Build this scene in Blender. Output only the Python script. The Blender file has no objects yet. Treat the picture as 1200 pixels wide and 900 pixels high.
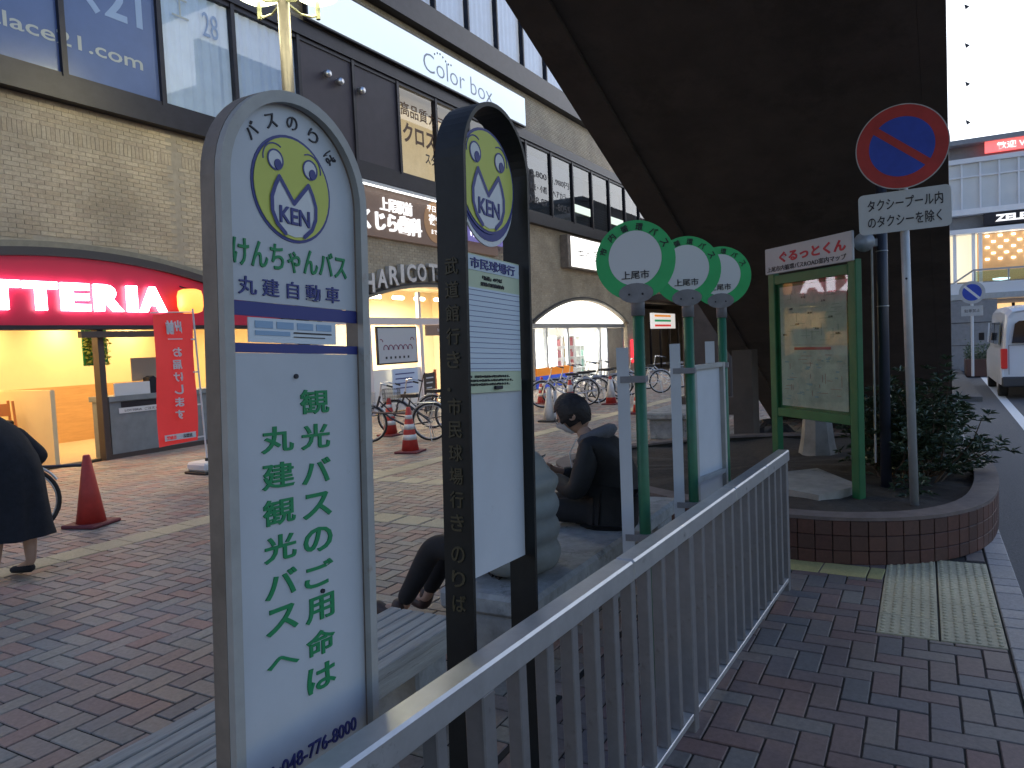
import bpy, math, random
import numpy as np
from mathutils import Vector, Matrix
random.seed(7); rng = np.random.default_rng(7)
R = math.radians
S = bpy.context.scene
COL = S.collection
# ------------------------------------------------------------------ camera
EYE = Vector((0, 0, 1.6))
yaw, pitch, roll = R(29.1), R(3.1), R(-2.6)
fw = Vector((math.cos(pitch)*math.cos(yaw), math.cos(pitch)*math.sin(yaw), -math.sin(pitch)))
r0 = fw.cross(Vector((0, 0, 1))).normalized(); u0 = r0.cross(fw)
rt = math.cos(roll)*r0 + math.sin(roll)*u0; up = -math.sin(roll)*r0 + math.cos(roll)*u0
cd = bpy.data.cameras.new('camera'); cam = bpy.data.objects.new('camera', cd); COL.objects.link(cam)
M = Matrix((rt, up, -fw)).transposed().to_4x4(); M.translation = EYE
cam.matrix_world = M
cd.sensor_width = 36; cd.lens = 36*870/1200; cd.clip_start = .05; cd.clip_end = 2000
S.camera = cam
# ------------------------------------------------------------------ sky, sun, exposure
W = bpy.data.worlds.new('World'); S.world = W; W.use_nodes = True
wn = W.node_tree
bg = wn.nodes['Background']
sky = wn.nodes.new('ShaderNodeTexSky'); sky.sky_type = 'NISHITA'; sky.sun_disc = False
SUN_EL, SUN_AZ = 5, 15
sky.sun_elevation = R(SUN_EL); sky.sun_rotation = R(SUN_AZ); sky.air_density = 1.3; sky.dust_density = 1.5; sky.ozone_density = 2
hs = wn.nodes.new('ShaderNodeHueSaturation'); hs.inputs['Saturation'].default_value = 1.0
tint = wn.nodes.new('ShaderNodeMix'); tint.data_type = 'RGBA'; tint.blend_type = 'MULTIPLY'; tint.inputs[0].default_value = 1; tint.inputs[7].default_value = (.90, .90, 1.25, 1)
wn.links.new(sky.outputs[0], hs.inputs['Color']); wn.links.new(hs.outputs[0], tint.inputs[6]); wn.links.new(tint.outputs[2], bg.inputs[0])
bg.inputs[1].default_value = 0.12
sl = bpy.data.lights.new('sun', 'SUN'); sl.energy = .5; sl.angle = R(15); sl.color = (1, .93, .86)
so = bpy.data.objects.new('sun', sl); COL.objects.link(so)
# Nishita rotation is clockwise from +Y
sd = Vector((math.sin(R(SUN_AZ))*math.cos(R(SUN_EL)), math.cos(R(SUN_AZ))*math.cos(R(SUN_EL)), math.sin(R(SUN_EL))))
so.rotation_euler = sd.to_track_quat('Z', 'Y').to_euler(); so.location = (0, 0, 30)
S.view_settings.view_transform = 'Standard'; S.view_settings.look = 'None'
S.view_settings.exposure = 2.25
EK = .31   # lamps and lit signs, set against the dusk exposure; S.view_settings.gamma = 1
# ------------------------------------------------------------------ materials
def mat(name, col, rough=.6, metal=0, var=.0, scale=8, bump=0, emit=None, es=0, coat=0, trans=0, dirt=None, spec=.5, stretch=None):
    m = bpy.data.materials.new(name); m.use_nodes = True
    n = m.node_tree.nodes; l = m.node_tree.links; b = n['Principled BSDF']
    b.inputs['Roughness'].default_value = rough; b.inputs['Metallic'].default_value = metal
    b.inputs['Specular IOR Level'].default_value = spec
    b.inputs['Base Color'].default_value = (*col, 1)
    if coat: b.inputs['Coat Weight'].default_value = coat
    if trans: b.inputs['Transmission Weight'].default_value = trans
    if emit:
        b.inputs['Emission Color'].default_value = (*emit, 1); b.inputs['Emission Strength'].default_value = es*EK
    if var or bump or dirt:
        tc = n.new('ShaderNodeTexCoord'); mp = n.new('ShaderNodeMapping')
        l.new(tc.outputs['Object'], mp.inputs[0])
        if stretch: mp.inputs['Scale'].default_value = stretch
        nz = n.new('ShaderNodeTexNoise'); nz.inputs['Scale'].default_value = scale; nz.inputs['Detail'].default_value = 6
        nz.inputs['Roughness'].default_value = .65
        l.new(mp.outputs[0], nz.inputs[0])
        out = None
        if var:
            cr = n.new('ShaderNodeValToRGB')
            cr.color_ramp.elements[0].position = .3; cr.color_ramp.elements[1].position = .72
            cr.color_ramp.elements[0].color = (*[max(0, c*(1-var)) for c in col], 1)
            cr.color_ramp.elements[1].color = (*[min(1, c*(1+var*.6)) for c in col], 1)
            l.new(nz.outputs[0], cr.inputs[0]); out = cr.outputs[0]
        if dirt:
            n2 = n.new('ShaderNodeTexNoise'); n2.inputs['Scale'].default_value = dirt[1]; n2.inputs['Detail'].default_value = 8
            n2.inputs['Roughness'].default_value = .75
            l.new(mp.outputs[0], n2.inputs[0])
            c2 = n.new('ShaderNodeValToRGB'); c2.color_ramp.elements[0].position = dirt[2]; c2.color_ramp.elements[1].position = dirt[2]+.12
            l.new(n2.outputs[0], c2.inputs[0])
            mx = n.new('ShaderNodeMix'); mx.data_type = 'RGBA'
            l.new(c2.outputs[0], mx.inputs[0])
            if out: l.new(out, mx.inputs[6])
            else: mx.inputs[6].default_value = (*col, 1)
            mx.inputs[7].default_value = (*dirt[0], 1); out = mx.outputs[2]
        if out: l.new(out, b.inputs['Base Color'])
        if bump:
            bp = n.new('ShaderNodeBump'); bp.inputs['Strength'].default_value = bump; bp.inputs['Distance'].default_value = .01
            l.new(nz.outputs[0], bp.inputs['Height']); l.new(bp.outputs[0], b.inputs['Normal'])
    return m

def rand_mat(name, cols, rough=.7, bump=.3, scale=30, spec=.4):
    """each separate piece takes its own colour from a ramp (object random + island random)"""
    m = bpy.data.materials.new(name); m.use_nodes = True
    n = m.node_tree.nodes; l = m.node_tree.links; b = n['Principled BSDF']
    b.inputs['Roughness'].default_value = rough; b.inputs['Specular IOR Level'].default_value = spec
    oi = n.new('ShaderNodeObjectInfo'); ge = n.new('ShaderNodeNewGeometry')
    ad = n.new('ShaderNodeMath'); ad.operation = 'ADD'; fr = n.new('ShaderNodeMath'); fr.operation = 'FRACT'
    l.new(oi.outputs['Random'], ad.inputs[0]); l.new(ge.outputs['Random Per Island'], ad.inputs[1]); l.new(ad.outputs[0], fr.inputs[0])
    cr = n.new('ShaderNodeValToRGB'); cr.color_ramp.interpolation = 'LINEAR'
    el = cr.color_ramp.elements
    while len(el) < len(cols): el.new(.5)
    for i, c in enumerate(cols):
        el[i].position = i/(len(cols)-1); el[i].color = (*c, 1)
    l.new(fr.outputs[0], cr.inputs[0])
    nz = n.new('ShaderNodeTexNoise'); nz.inputs['Scale'].default_value = scale; nz.inputs['Detail'].default_value = 6; nz.inputs['Roughness'].default_value = .7
    l.new(ge.outputs['Position'], nz.inputs[0])
    n3 = n.new('ShaderNodeTexNoise'); n3.inputs['Scale'].default_value = 1.1; n3.inputs['Detail'].default_value = 5
    l.new(ge.outputs['Position'], n3.inputs[0])
    mr = n.new('ShaderNodeMapRange'); mr.inputs[1].default_value = .25; mr.inputs[2].default_value = .75; mr.inputs[3].default_value = .72; mr.inputs[4].default_value = 1.18
    l.new(nz.outputs[0], mr.inputs[0])
    m3 = n.new('ShaderNodeMapRange'); m3.inputs[1].default_value = .3; m3.inputs[2].default_value = .7; m3.inputs[3].default_value = .75; m3.inputs[4].default_value = 1.15
    l.new(n3.outputs[0], m3.inputs[0])
    mm = n.new('ShaderNodeMath'); mm.operation = 'MULTIPLY'; l.new(mr.outputs[0], mm.inputs[0]); l.new(m3.outputs[0], mm.inputs[1])
    hv = n.new('ShaderNodeHueSaturation'); l.new(cr.outputs[0], hv.inputs['Color']); l.new(mm.outputs[0], hv.inputs['Value'])
    l.new(hv.outputs[0], b.inputs['Base Color'])
    rr = n.new('ShaderNodeMapRange'); rr.inputs[3].default_value = rough-.22; rr.inputs[4].default_value = rough+.15
    l.new(n3.outputs[0], rr.inputs[0]); l.new(rr.outputs[0], b.inputs['Roughness'])
    bp = n.new('ShaderNodeBump'); bp.inputs['Strength'].default_value = bump; bp.inputs['Distance'].default_value = .004
    l.new(nz.outputs[0], bp.inputs['Height']); l.new(bp.outputs[0], b.inputs['Normal'])
    return m

def glass_mat(name, tint=(.9, .95, 1), refl=.12, rough=.02, ior=1.5):
    m = bpy.data.materials.new(name); m.use_nodes = True
    n = m.node_tree.nodes; l = m.node_tree.links
    n.remove(n['Principled BSDF'])
    t = n.new('ShaderNodeBsdfTransparent'); t.inputs[0].default_value = (*tint, 1)
    g = n.new('ShaderNodeBsdfGlossy'); g.inputs['Roughness'].default_value = rough
    fr = n.new('ShaderNodeFresnel'); fr.inputs[0].default_value = ior
    ad = n.new('ShaderNodeMath'); ad.operation = 'ADD'; ad.inputs[1].default_value = refl*.3; ad.use_clamp = True
    l.new(fr.outputs[0], ad.inputs[0])
    ge = n.new('ShaderNodeNewGeometry'); inv = n.new('ShaderNodeMath'); inv.operation = 'SUBTRACT'; inv.inputs[0].default_value = 1; l.new(ge.outputs['Backfacing'], inv.inputs[1])
    mu = n.new('ShaderNodeMath'); mu.operation = 'MULTIPLY'; l.new(ad.outputs[0], mu.inputs[0]); l.new(inv.outputs[0], mu.inputs[1])
    mx = n.new('ShaderNodeMixShader'); l.new(mu.outputs[0], mx.inputs[0]); l.new(t.outputs[0], mx.inputs[1]); l.new(g.outputs[0], mx.inputs[2])
    l.new(mx.outputs[0], n['Material Output'].inputs[0])
    return m
def emis(name, col, s, base=(.8, .8, .8)):
    return mat(name, base, .5, emit=col, es=s)

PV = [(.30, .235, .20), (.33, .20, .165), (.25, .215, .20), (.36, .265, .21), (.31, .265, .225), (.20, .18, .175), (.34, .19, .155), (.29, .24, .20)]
m_paver = rand_mat('sidewalk_paver', [(q[0]*.62, q[1]*.66, q[2]*.72) for q in PV], .62, .35, 40)  # plaza paver colours darkened for shade under the deck, and for dirt
m_pplaza = rand_mat('plaza_paver', [(q[0]*1.06, q[1]*1.16, q[2]*1.18) for q in PV], .62, .35, 40)  # same pavers, colour lifted to stand in for the open plaza's light
m_kerb = rand_mat('kerb_stone', [(.33, .31, .3), (.4, .37, .36), (.3, .29, .3)], .7, .4, 60)
m_tile = rand_mat('yellow_tile', [(.55, .48, .32), (.50, .44, .30), (.59, .52, .35)], .7, .4, 50)
m_wbrick = rand_mat('wall_brick', [(.43, .345, .24), (.46, .38, .27), (.40, .325, .235), (.48, .40, .29), (.44, .365, .265)], .8, .4, 25)
m_rbrick = rand_mat('planter_brick', [(.10, .045, .038), (.12, .055, .042), (.08, .04, .034), (.11, .057, .046)], .55, .35, 40)
m_joint = mat('joint', (.025, .022, .02), .9, var=.3, scale=20)
m_mortar = mat('mortar', (.36, .31, .24), .9, var=.2, scale=10)
m_asph = mat('asphalt', (.10, .10, .105), .8, var=.35, scale=60, bump=.6, dirt=((.1, .1, .105), 1.5, .55))
m_line = mat('road_paint', (.75, .75, .74), .6, var=.12, scale=30)
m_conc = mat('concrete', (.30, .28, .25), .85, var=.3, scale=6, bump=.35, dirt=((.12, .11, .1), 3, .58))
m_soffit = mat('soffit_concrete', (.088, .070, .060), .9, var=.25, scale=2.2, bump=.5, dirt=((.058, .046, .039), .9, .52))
m_bench = mat('bench_stone', (.30, .31, .31), .8, var=.35, scale=9, bump=.5, dirt=((.12, .125, .12), 5, .55))
m_wood = mat('bench_wood', (.36, .36, .34), .75, var=.3, scale=5, bump=.5, dirt=((.17, .17, .16), 12, .57), stretch=(.6, 6, 6))
m_alu = mat('aluminium', (.52, .53, .55), .42, metal=.75, var=.12, scale=14, bump=.05, dirt=((.22, .22, .23), 9, .62))
m_alud = mat('aluminium_slat', (.24, .235, .245), .5, metal=.55, var=.15, scale=12, dirt=((.14, .13, .125), 8, .58))
m_frame = mat('grey_steel', (.36, .36, .35), .6, metal=.1, var=.15, scale=10, dirt=((.28, .24, .2), 9, .6))
m_side = mat('worn_steel', (.22, .185, .155), .65, metal=.15, var=.35, scale=7, dirt=((.10, .065, .045), 9, .60))
m_panel = mat('sign_white', (.47, .50, .545), .55, var=.08, scale=4, dirt=((.38, .40, .42), 16, .62))
m_black = mat('black_steel', (.008, .010, .011), .5, var=.4, scale=20, bump=.08, dirt=((.03, .027, .022), 14, .7), spec=.35)
m_green = mat('green_paint', (.018, .125, .065), .5, var=.25, scale=9, dirt=((.06, .13, .08), 14, .62))
m_greenb = mat('board_green', (.012, .125, .045), .5, var=.2, scale=5, dirt=((.04, .16, .06), 11, .63))
m_gdisc = mat('disc_green', (.03, .42, .13), .5, var=.12, scale=9, dirt=((.03, .27, .09), 18, .68))
m_gtext = mat('text_green', (.01, .22, .08), .6)
m_navy = mat('navy', (.03, .04, .20), .55)
m_ink = mat('ink', (.02, .02, .03), .6)
m_yel = mat('logo_yellow', (.52, .56, .11), .6, var=.07, scale=6)
m_white = mat('white_print', (.60, .62, .64), .55)
m_gold = mat('gold_letters', (.05, .042, .02), .6)
m_bark = mat('bark', (.09, .06, .04), .9, var=.3)
m_dark = mat('dark_frame', (.022, .02, .028), .45, metal=.3, var=.3, scale=4)
m_dark2 = mat('dark_panel', (.065, .053, .063), .6, var=.15, scale=3)
m_film = mat('blue_film', (.075, .11, .25), .25, var=.1, scale=2, coat=.4)
m_filmt = mat('film_letter', (.22, .31, .50), .3)
m_filmt2 = mat('film_letter_pale', (.33, .36, .36), .4)
m_curt = mat('curtain', (.62, .64, .70), .8, var=.08, scale=3)
m_glass = glass_mat('window_glass')
m_glassm = glass_mat('map_glass', (.9, .95, .92), .05, .02, 1.33)
m_glassd = glass_mat('window_glass_dark', (.55, .6, .65), .3)
m_red = mat('sign_red', (.36, .006, .035), .4, emit=(.62, .01, .06), es=.05)
m_coner = mat('cone_red', (.50, .045, .035), .5, var=.2, scale=9, dirt=((.3, .05, .04), 11, .62))
m_conew = mat('cone_white', (.62, .62, .62), .5, var=.15, scale=15)
m_coneb = mat('cone_base', (.16, .03, .04), .7, var=.3, scale=12)
m_rub = mat('rubber', (.02, .02, .02), .7)
m_chrome = mat('bike_silver', (.55, .56, .58), .3, metal=.85)
m_bikeb = mat('bike_black', (.03, .03, .035), .4)
m_seat = mat('saddle', (.03, .028, .028), .5)
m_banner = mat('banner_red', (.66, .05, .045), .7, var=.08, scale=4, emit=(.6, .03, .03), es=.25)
m_coat = mat('coat_navy', (.012, .014, .022), .9, var=.4, scale=14, bump=.4)
m_jkt = mat('jacket_black', (.008, .009, .011), .7, var=.4, scale=14, bump=.5)
m_hood = mat('hood_grey', (.12, .125, .14), .9, var=.3, scale=18, bump=.4)
m_puff = mat('puffy_jacket', (.20, .215, .205), .6, var=.2, scale=8, bump=.2)
m_skin = mat('skin', (.42, .26, .19), .55, var=.08, scale=12)
m_hair = mat('hair', (.012, .008, .009), .6, var=.4, scale=40, bump=.5, stretch=(1, 1, .25))
m_mask = mat('face_mask', (.55, .55, .58), .8)
m_trou = mat('trousers', (.012, .012, .015), .85, var=.3, scale=15)
m_boot = mat('boots', (.06, .035, .03), .6, var=.3, scale=12)
m_cream = mat('cream_wall', (.72, .60, .36), .8, var=.05, scale=2)
m_woodp = mat('wood_panel', (.50, .29, .11), .6, var=.15, scale=3, stretch=(1, 1, 8))
m_counter = mat('counter_grey', (.20, .23, .25), .5, metal=.2, var=.15, scale=6)
m_brownp = mat('brown_post', (.055, .042, .038), .5)
m_brownsign = mat('brown_sign', (.11, .07, .055), .55, emit=(.22, .15, .12), es=.22)
m_floor = mat('shop_floor', (.45, .35, .22), .5, var=.1)
m_shopw = mat('shop_white', (.78, .76, .72), .7)
m_trim = mat('arch_trim', (.22, .20, .16), .6, metal=.3, var=.2)
m_trimd = mat('arch_dark', (.05, .045, .05), .5, metal=.3)
e_white = emis('emissive_white', (.72, .86, 1), .45)  # emission put into the white signboard face
e_letter = emis('lit_letters', (1, .88, 1), 7)
e_shop = emis('lit_sign_white', (1, .97, .9), 1.5)
e_down = emis('downlight', (1, .85, .6), 9)
e_arch = emis('lit_arch_sign', (1, .96, .86), 1.7)
e_lant = emis('lantern', (1, .30, .05), 1.5, (.9, .4, .1))
e_lamp = emis('street_lamp_glass', (.95, 1, .62), 6)
e_tube = emis('tube_light', (.95, 1, 1), 3)
e_bill = emis('emissive_billboard', (.93, .96, 1), 1.5)  # emission put into the white billboard surface

# ------------------------------------------------------------------ helpers
class MB:
    def __init__(s): s.v = []; s.f = []
    def add(s, vs, fs):
        o = len(s.v); s.v += [tuple(v) for v in vs]; s.f += [tuple(o+i for i in f) for f in fs]; return s
    def box(s, x0, x1, y0, y1, z0, z1):
        vs = [(x, y, z) for x in (x0, x1) for y in (y0, y1) for z in (z0, z1)]
        return s.add(vs, [(0, 1, 3, 2), (4, 6, 7, 5), (0, 4, 5, 1), (2, 3, 7, 6), (0, 2, 6, 4), (1, 5, 7, 3)])
    def bbox(s, x0, x1, y0, y1, z0, z1, b=.004):
        """box with chamfered vertical+horizontal edges"""
        c = []
        for z, i in ((z0, b), (z0+b, 0), (z1-b, 0), (z1, b)):
            c.append([(x0+i+b*.0, y0+b, z), (x0+b, y0+i, z), (x1-b, y0+i, z), (x1-i, y0+b, z), (x1-i, y1-b, z), (x1-b, y1-i, z), (x0+b, y1-i, z), (x0+i, y1-b, z)])
        vs = [p for r in c for p in r]; fs = []
        for k in range(3):
            for i in range(8): j = (i+1) % 8; fs.append((k*8+i, k*8+j, k*8+8+j, k*8+8+i))
        fs.append(tuple(range(7, -1, -1))); fs.append(tuple(24+i for i in range(8)))
        return s.add(vs, fs)
    def tube(s, p0, p1, r, r1=None, n=10, cap=True):
        p0, p1 = Vector(p0), Vector(p1); r1 = r if r1 is None else r1
        d = (p1-p0).normalized(); a = d.orthogonal().normalized(); b = d.cross(a)
        vs = []
        for p, q in ((p0, r), (p1, r1)):
            for i in range(n):
                t = 2*math.pi*i/n; vs.append(p+a*math.cos(t)*q+b*math.sin(t)*q)
        fs = [(i, (i+1) % n, n+(i+1) % n, n+i) for i in range(n)]
        if cap: fs += [tuple(range(n-1, -1, -1)), tuple(range(n, 2*n))]
        return s.add(vs, fs)
    def path(s, pts, r, n=8):
        for a, b in zip(pts[:-1], pts[1:]): s.tube(a, b, r, n=n)
        return s
    def ring(s, c, ax, Rr, r, N=32, n=6, a0=0, a1=2*math.pi):
        c = Vector(c); ax = Vector(ax).normalized(); u = ax.orthogonal().normalized()
        if abs(ax.z) < .9: u = Vector((0, 0, 1)).cross(ax).normalized()
        w = ax.cross(u); full = abs(a1-a0-2*math.pi) < 1e-6; K = N if full else N+1
        vs = []
        for i in range(K):
            t = a0+(a1-a0)*i/N; d = u*math.cos(t)+w*math.sin(t)
            for j in range(n):
                q = 2*math.pi*j/n; vs.append(c+d*(Rr+r*math.cos(q))+ax*r*math.sin(q))
        fs = []
        for i in range(N):
            k = (i+1) % K
            for j in range(n): fs.append((i*n+j, i*n+(j+1) % n, k*n+(j+1) % n, k*n+j))
        return s.add(vs, fs)
    def lathe(s, prof, c=(0, 0, 0), N=24, ax='z'):
        vs = []
        for r, z in prof:
            for i in range(N):
                t = 2*math.pi*i/N
                p = (r*math.cos(t), r*math.sin(t), z)
                if ax == 'y': p = (p[0], p[2], p[1])
                if ax == 'x': p = (p[2], p[0], p[1])
                vs.append((p[0]+c[0], p[1]+c[1], p[2]+c[2]))
        fs = []
        for k in range(len(prof)-1):
            for i in range(N):
                j = (i+1) % N; fs.append((k*N+i, k*N+j, k*N+N+j, k*N+N+i))
        fs.append(tuple(range(N-1, -1, -1))); fs.append(tuple((len(prof)-1)*N+i for i in range(N)))
        return s.add(vs, fs)
    def prism(s, poly, f0, f1):
        """poly 2d list; f0/f1 map (u,v)->3d"""
        n = len(poly); vs = [f0(*p) for p in poly]+[f1(*p) for p in poly]
        fs = [tuple(range(n)), tuple(range(2*n-1, n-1, -1))]+[(i, n+i, n+(i+1) % n, (i+1) % n) for i in range(n)]
        return s.add(vs, fs)
    def build(s, name, m, parent=None, smooth=False, off=None, **kw):
        me = bpy.data.meshes.new(name)
        v = s.v
        if off is not None: v = [(p[0]-off[0], p[1]-off[1], p[2]-off[2]) for p in v]
        me.from_pydata(v, [], s.f); me.update()
        me.materials.append(m)
        if smooth:
            me.shade_smooth()
        o = bpy.data.objects.new(name, me); COL.objects.link(o)
        if parent: o.parent = parent
        for k, val in kw.items(): o[k] = val
        return o
def thing(name, label, cat, loc=(0, 0, 0), rz=0, group=None):
    o = bpy.data.objects.new(name, None); COL.objects.link(o); o.empty_display_size = .1
    o.location = loc; o.rotation_euler = (0, 0, rz); o['label'] = label; o['category'] = cat
    if group: o['group'] = group
    return o
def struct(name, mb, m): 
    o = mb.build(name, m); o['kind'] = 'structure'; return o
def copy_tree(o, parent=None):
    c = o.copy(); COL.objects.link(c); c.parent = parent
    for ch in list(o.children): copy_tree(ch, c)
    return c
def text(body, m, parent, org, right, upv, w, h, name='lettering', ext=.0015, bold=0, off=(0, 0, 0), fit=True, shear=0, mirror=False):
    """flat lettering fitted in a w x h box whose lower-left corner is org (world coordinates, off = the parent's location)"""
    c = bpy.data.curves.new('t', 'FONT'); c.body = body; c.size = 1; c.extrude = .01; c.offset = bold; c.resolution_u = 3; c.shear = shear
    t = bpy.data.objects.new('t', c)
    me = bpy.data.meshes.new_from_object(t)
    bpy.data.objects.remove(t); bpy.data.curves.remove(c)
    n = len(me.vertices); co = np.empty(n*3); me.vertices.foreach_get('co', co); co = co.reshape(-1, 3)
    mn = co[:, :2].min(0); mx = co[:, :2].max(0); sz = np.maximum(mx-mn, 1e-6)
    u = (co[:, 0]-mn[0])/sz[0]*w; v = (co[:, 1]-mn[1])/sz[1]*h; z = co[:, 2]/.01*ext
    if mirror: u = w-u
    rv = np.array(Vector(right).normalized()); uv = np.array(Vector(upv).normalized()); nv = np.cross(rv, uv)
    P = np.array(org)[None]+u[:, None]*rv+v[:, None]*uv+z[:, None]*nv-np.array(off)[None]
    me.vertices.foreach_set('co', P.ravel()); me.update(); me.materials.clear(); me.materials.append(m); me.name = name
    o = bpy.data.objects.new(name, me); COL.objects.link(o); o.parent = parent
    return o
XR = (1, 0, 0); ZU = (0, 0, 1); YL = (0, -1, 0)
def skin(name, J, E, m, parent, lv=2):
    """one continuous tapered surface from joints J {key:(pos,r or (rx,ry))} and edges E; first joint is the root"""
    ks = list(J); me = bpy.data.meshes.new(name)
    me.from_pydata([J[k][0] for k in ks], [(ks.index(a), ks.index(b)) for a, b in E], [])
    o = bpy.data.objects.new('tmp', me); COL.objects.link(o)
    o.modifiers.new('s', 'SKIN'); sv = me.skin_vertices[0].data
    for i, k in enumerate(ks):
        r = J[k][1]; sv[i].radius = r if isinstance(r, tuple) else (r, r); sv[i].use_root = (i == 0)
    md = o.modifiers.new('u', 'SUBSURF'); md.levels = lv
    dg = bpy.context.evaluated_depsgraph_get(); dg.update()
    nm = bpy.data.meshes.new_from_object(o.evaluated_get(dg)); bpy.data.objects.remove(o)
    nm.materials.clear(); nm.materials.append(m); nm.shade_smooth(); nm.name = name
    q = bpy.data.objects.new(name, nm); COL.objects.link(q); q.parent = parent
    return q
def chain(J, E, names, pts, rs, start=None):
    prev = start
    for n_, p, r in zip(names, pts, rs):
        J[n_] = (p, r)
        if prev: E.append((prev, n_))
        prev = n_

# ================================================================== PEOPLE (first: the skin step is quick in a small scene)
def hand(J, E, wrist, tag, c, fwd, side, upd, s=1.0, curl=.6):
    """palm, four unequal fingers and a thumb growing from joint `wrist` at c"""
    c = Vector(c); fwd = Vector(fwd).normalized(); side = Vector(side).normalized(); upd = Vector(upd).normalized()
    palm = c+fwd*.05*s
    J[tag+'p'] = (tuple(palm), (.030*s, .018*s)); E.append((wrist, tag+'p'))
    for i, (sx, L) in enumerate(((.027, .070), (.009, .080), (-.009, .074), (-.026, .058))):
        k0 = palm+side*sx*s+fwd*.03*s; k1 = k0+fwd*L*.5*s-upd*.012*curl*s; k2 = k1+fwd*L*.3*s-upd*L*.5*curl*s
        J[f'{tag}{i}a'] = (tuple(k0), .0095*s); J[f'{tag}{i}b'] = (tuple(k1), .0085*s); J[f'{tag}{i}c'] = (tuple(k2), .0070*s)
        E += [(tag+'p', f'{tag}{i}a'), (f'{tag}{i}a', f'{tag}{i}b'), (f'{tag}{i}b', f'{tag}{i}c')]
    t0 = c+fwd*.02*s+side*.030*s; t1 = t0+side*.022*s+fwd*.035*s-upd*.008*s
    J[tag+'ta'] = (tuple(t0), .011*s); J[tag+'tb'] = (tuple(t1), .0085*s)
    E += [(tag+'p', tag+'ta'), (tag+'ta', tag+'tb')]
def head_mesh(parent, c, fwd, tilt=0, s=1.0, hair_len=0, mask=True, glasses=True):
    """a head with brow, nose, mouth, ears; hair and mask as children; forward = fwd in the xy plane, tilt nods it down"""
    N, K = 28, 20; c = Vector(c); f = Vector((fwd[0], fwd[1], 0)).normalized(); l = Vector((-f.y, f.x, 0))
    q = Matrix.Rotation(tilt, 3, l); f = q @ f; u = q @ Vector((0, 0, 1))
    def surf(a, t, grow=0):
        # a azimuth from the face, t polar
        x = math.sin(t)*math.cos(a); y = math.sin(t)*math.sin(a); z = math.cos(t)
        rx, ry, rz = .098, .077, .118
        X, Y, Z = x*rx, y*ry, z*rz
        if Z < 0: Y *= 1+Z*2.6; X = X*(1+Z*1.2) if X < 0 else X*(1+Z*.6)+.008
        if x > .75 and abs(y) < .3:
            X += .020*math.exp(-((Z+.018)/.02)**2-(Y/.011)**2)      # nose
            X += .006*math.exp(-((Z+.062)/.009)**2-(Y/.02)**2)       # mouth
            X -= .007*math.exp(-((Z-.012)/.012)**2-((abs(Y)-.03)/.012)**2)  # eye sockets
        k = 1+grow
        return c+(f*X*k+l*Y*k+u*Z*k)*s
    def sheet(a0, a1, t0, t1, grow, n=N, k=K, jit=0):
        vs = []; fs = []
        for i in range(k+1):
            for j in range(n+1):
                a = a0+(a1-a0)*j/n; t = t0+(t1-t0)*i/k
                vs.append(surf(a, t, grow+jit*rng.random()))
        for i in range(k):
            for j in range(n): fs.append((i*(n+1)+j, i*(n+1)+j+1, (i+1)*(n+1)+j+1, (i+1)*(n+1)+j))
        return vs, fs
    hm = MB(); hm.add(*sheet(0, 2*math.pi, .001, math.pi-.001, 0))
    for sd_ in (-1, 1):   # ears
        e = c+(l*sd_*.078-f*.005-u*.015)*s
        hm.ring(e, l, .017*s, .006*s, N=12, n=6); hm.tube(e-l*.006*s, e+l*.004*s, .016*s)
    ho = hm.build('head', m_skin, parent, smooth=True)
    hr = MB()
    hr.add(*sheet(R(68), R(292), .02, R(118+hair_len), .11, jit=.035))
    hr.add(*sheet(R(110), R(250), R(100), R(132+hair_len), .09, jit=.03))
    hr.add(*sheet(R(-75), R(75), .02, R(62), .11, jit=.035))
    for sgn in (1, -1): hr.add(*sheet(R(50*sgn), R(85*sgn), R(45), R(100), .085, n=8, k=8, jit=.03))
    hr.build('hair', m_hair, parent, smooth=False)
    if mask:
        mk = MB(); mk.add(*sheet(R(-58), R(58), R(92), R(142), .07, n=14, k=8)); mk.build('face_mask', m_mask, parent, smooth=True)
    if glasses:
        g = MB()
        for sd_ in (-1, 1):
            g.ring(c+(f*.104+l*sd_*.032+u*.012)*s, f, .021*s, .0016*s, N=16, n=4)
            g.tube(c+(f*.1+l*sd_*.053+u*.014)*s, c+(l*sd_*.083+u*.01)*s, .0016*s, n=4)
        g.build('glasses', m_bikeb, parent)
    return ho

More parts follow.
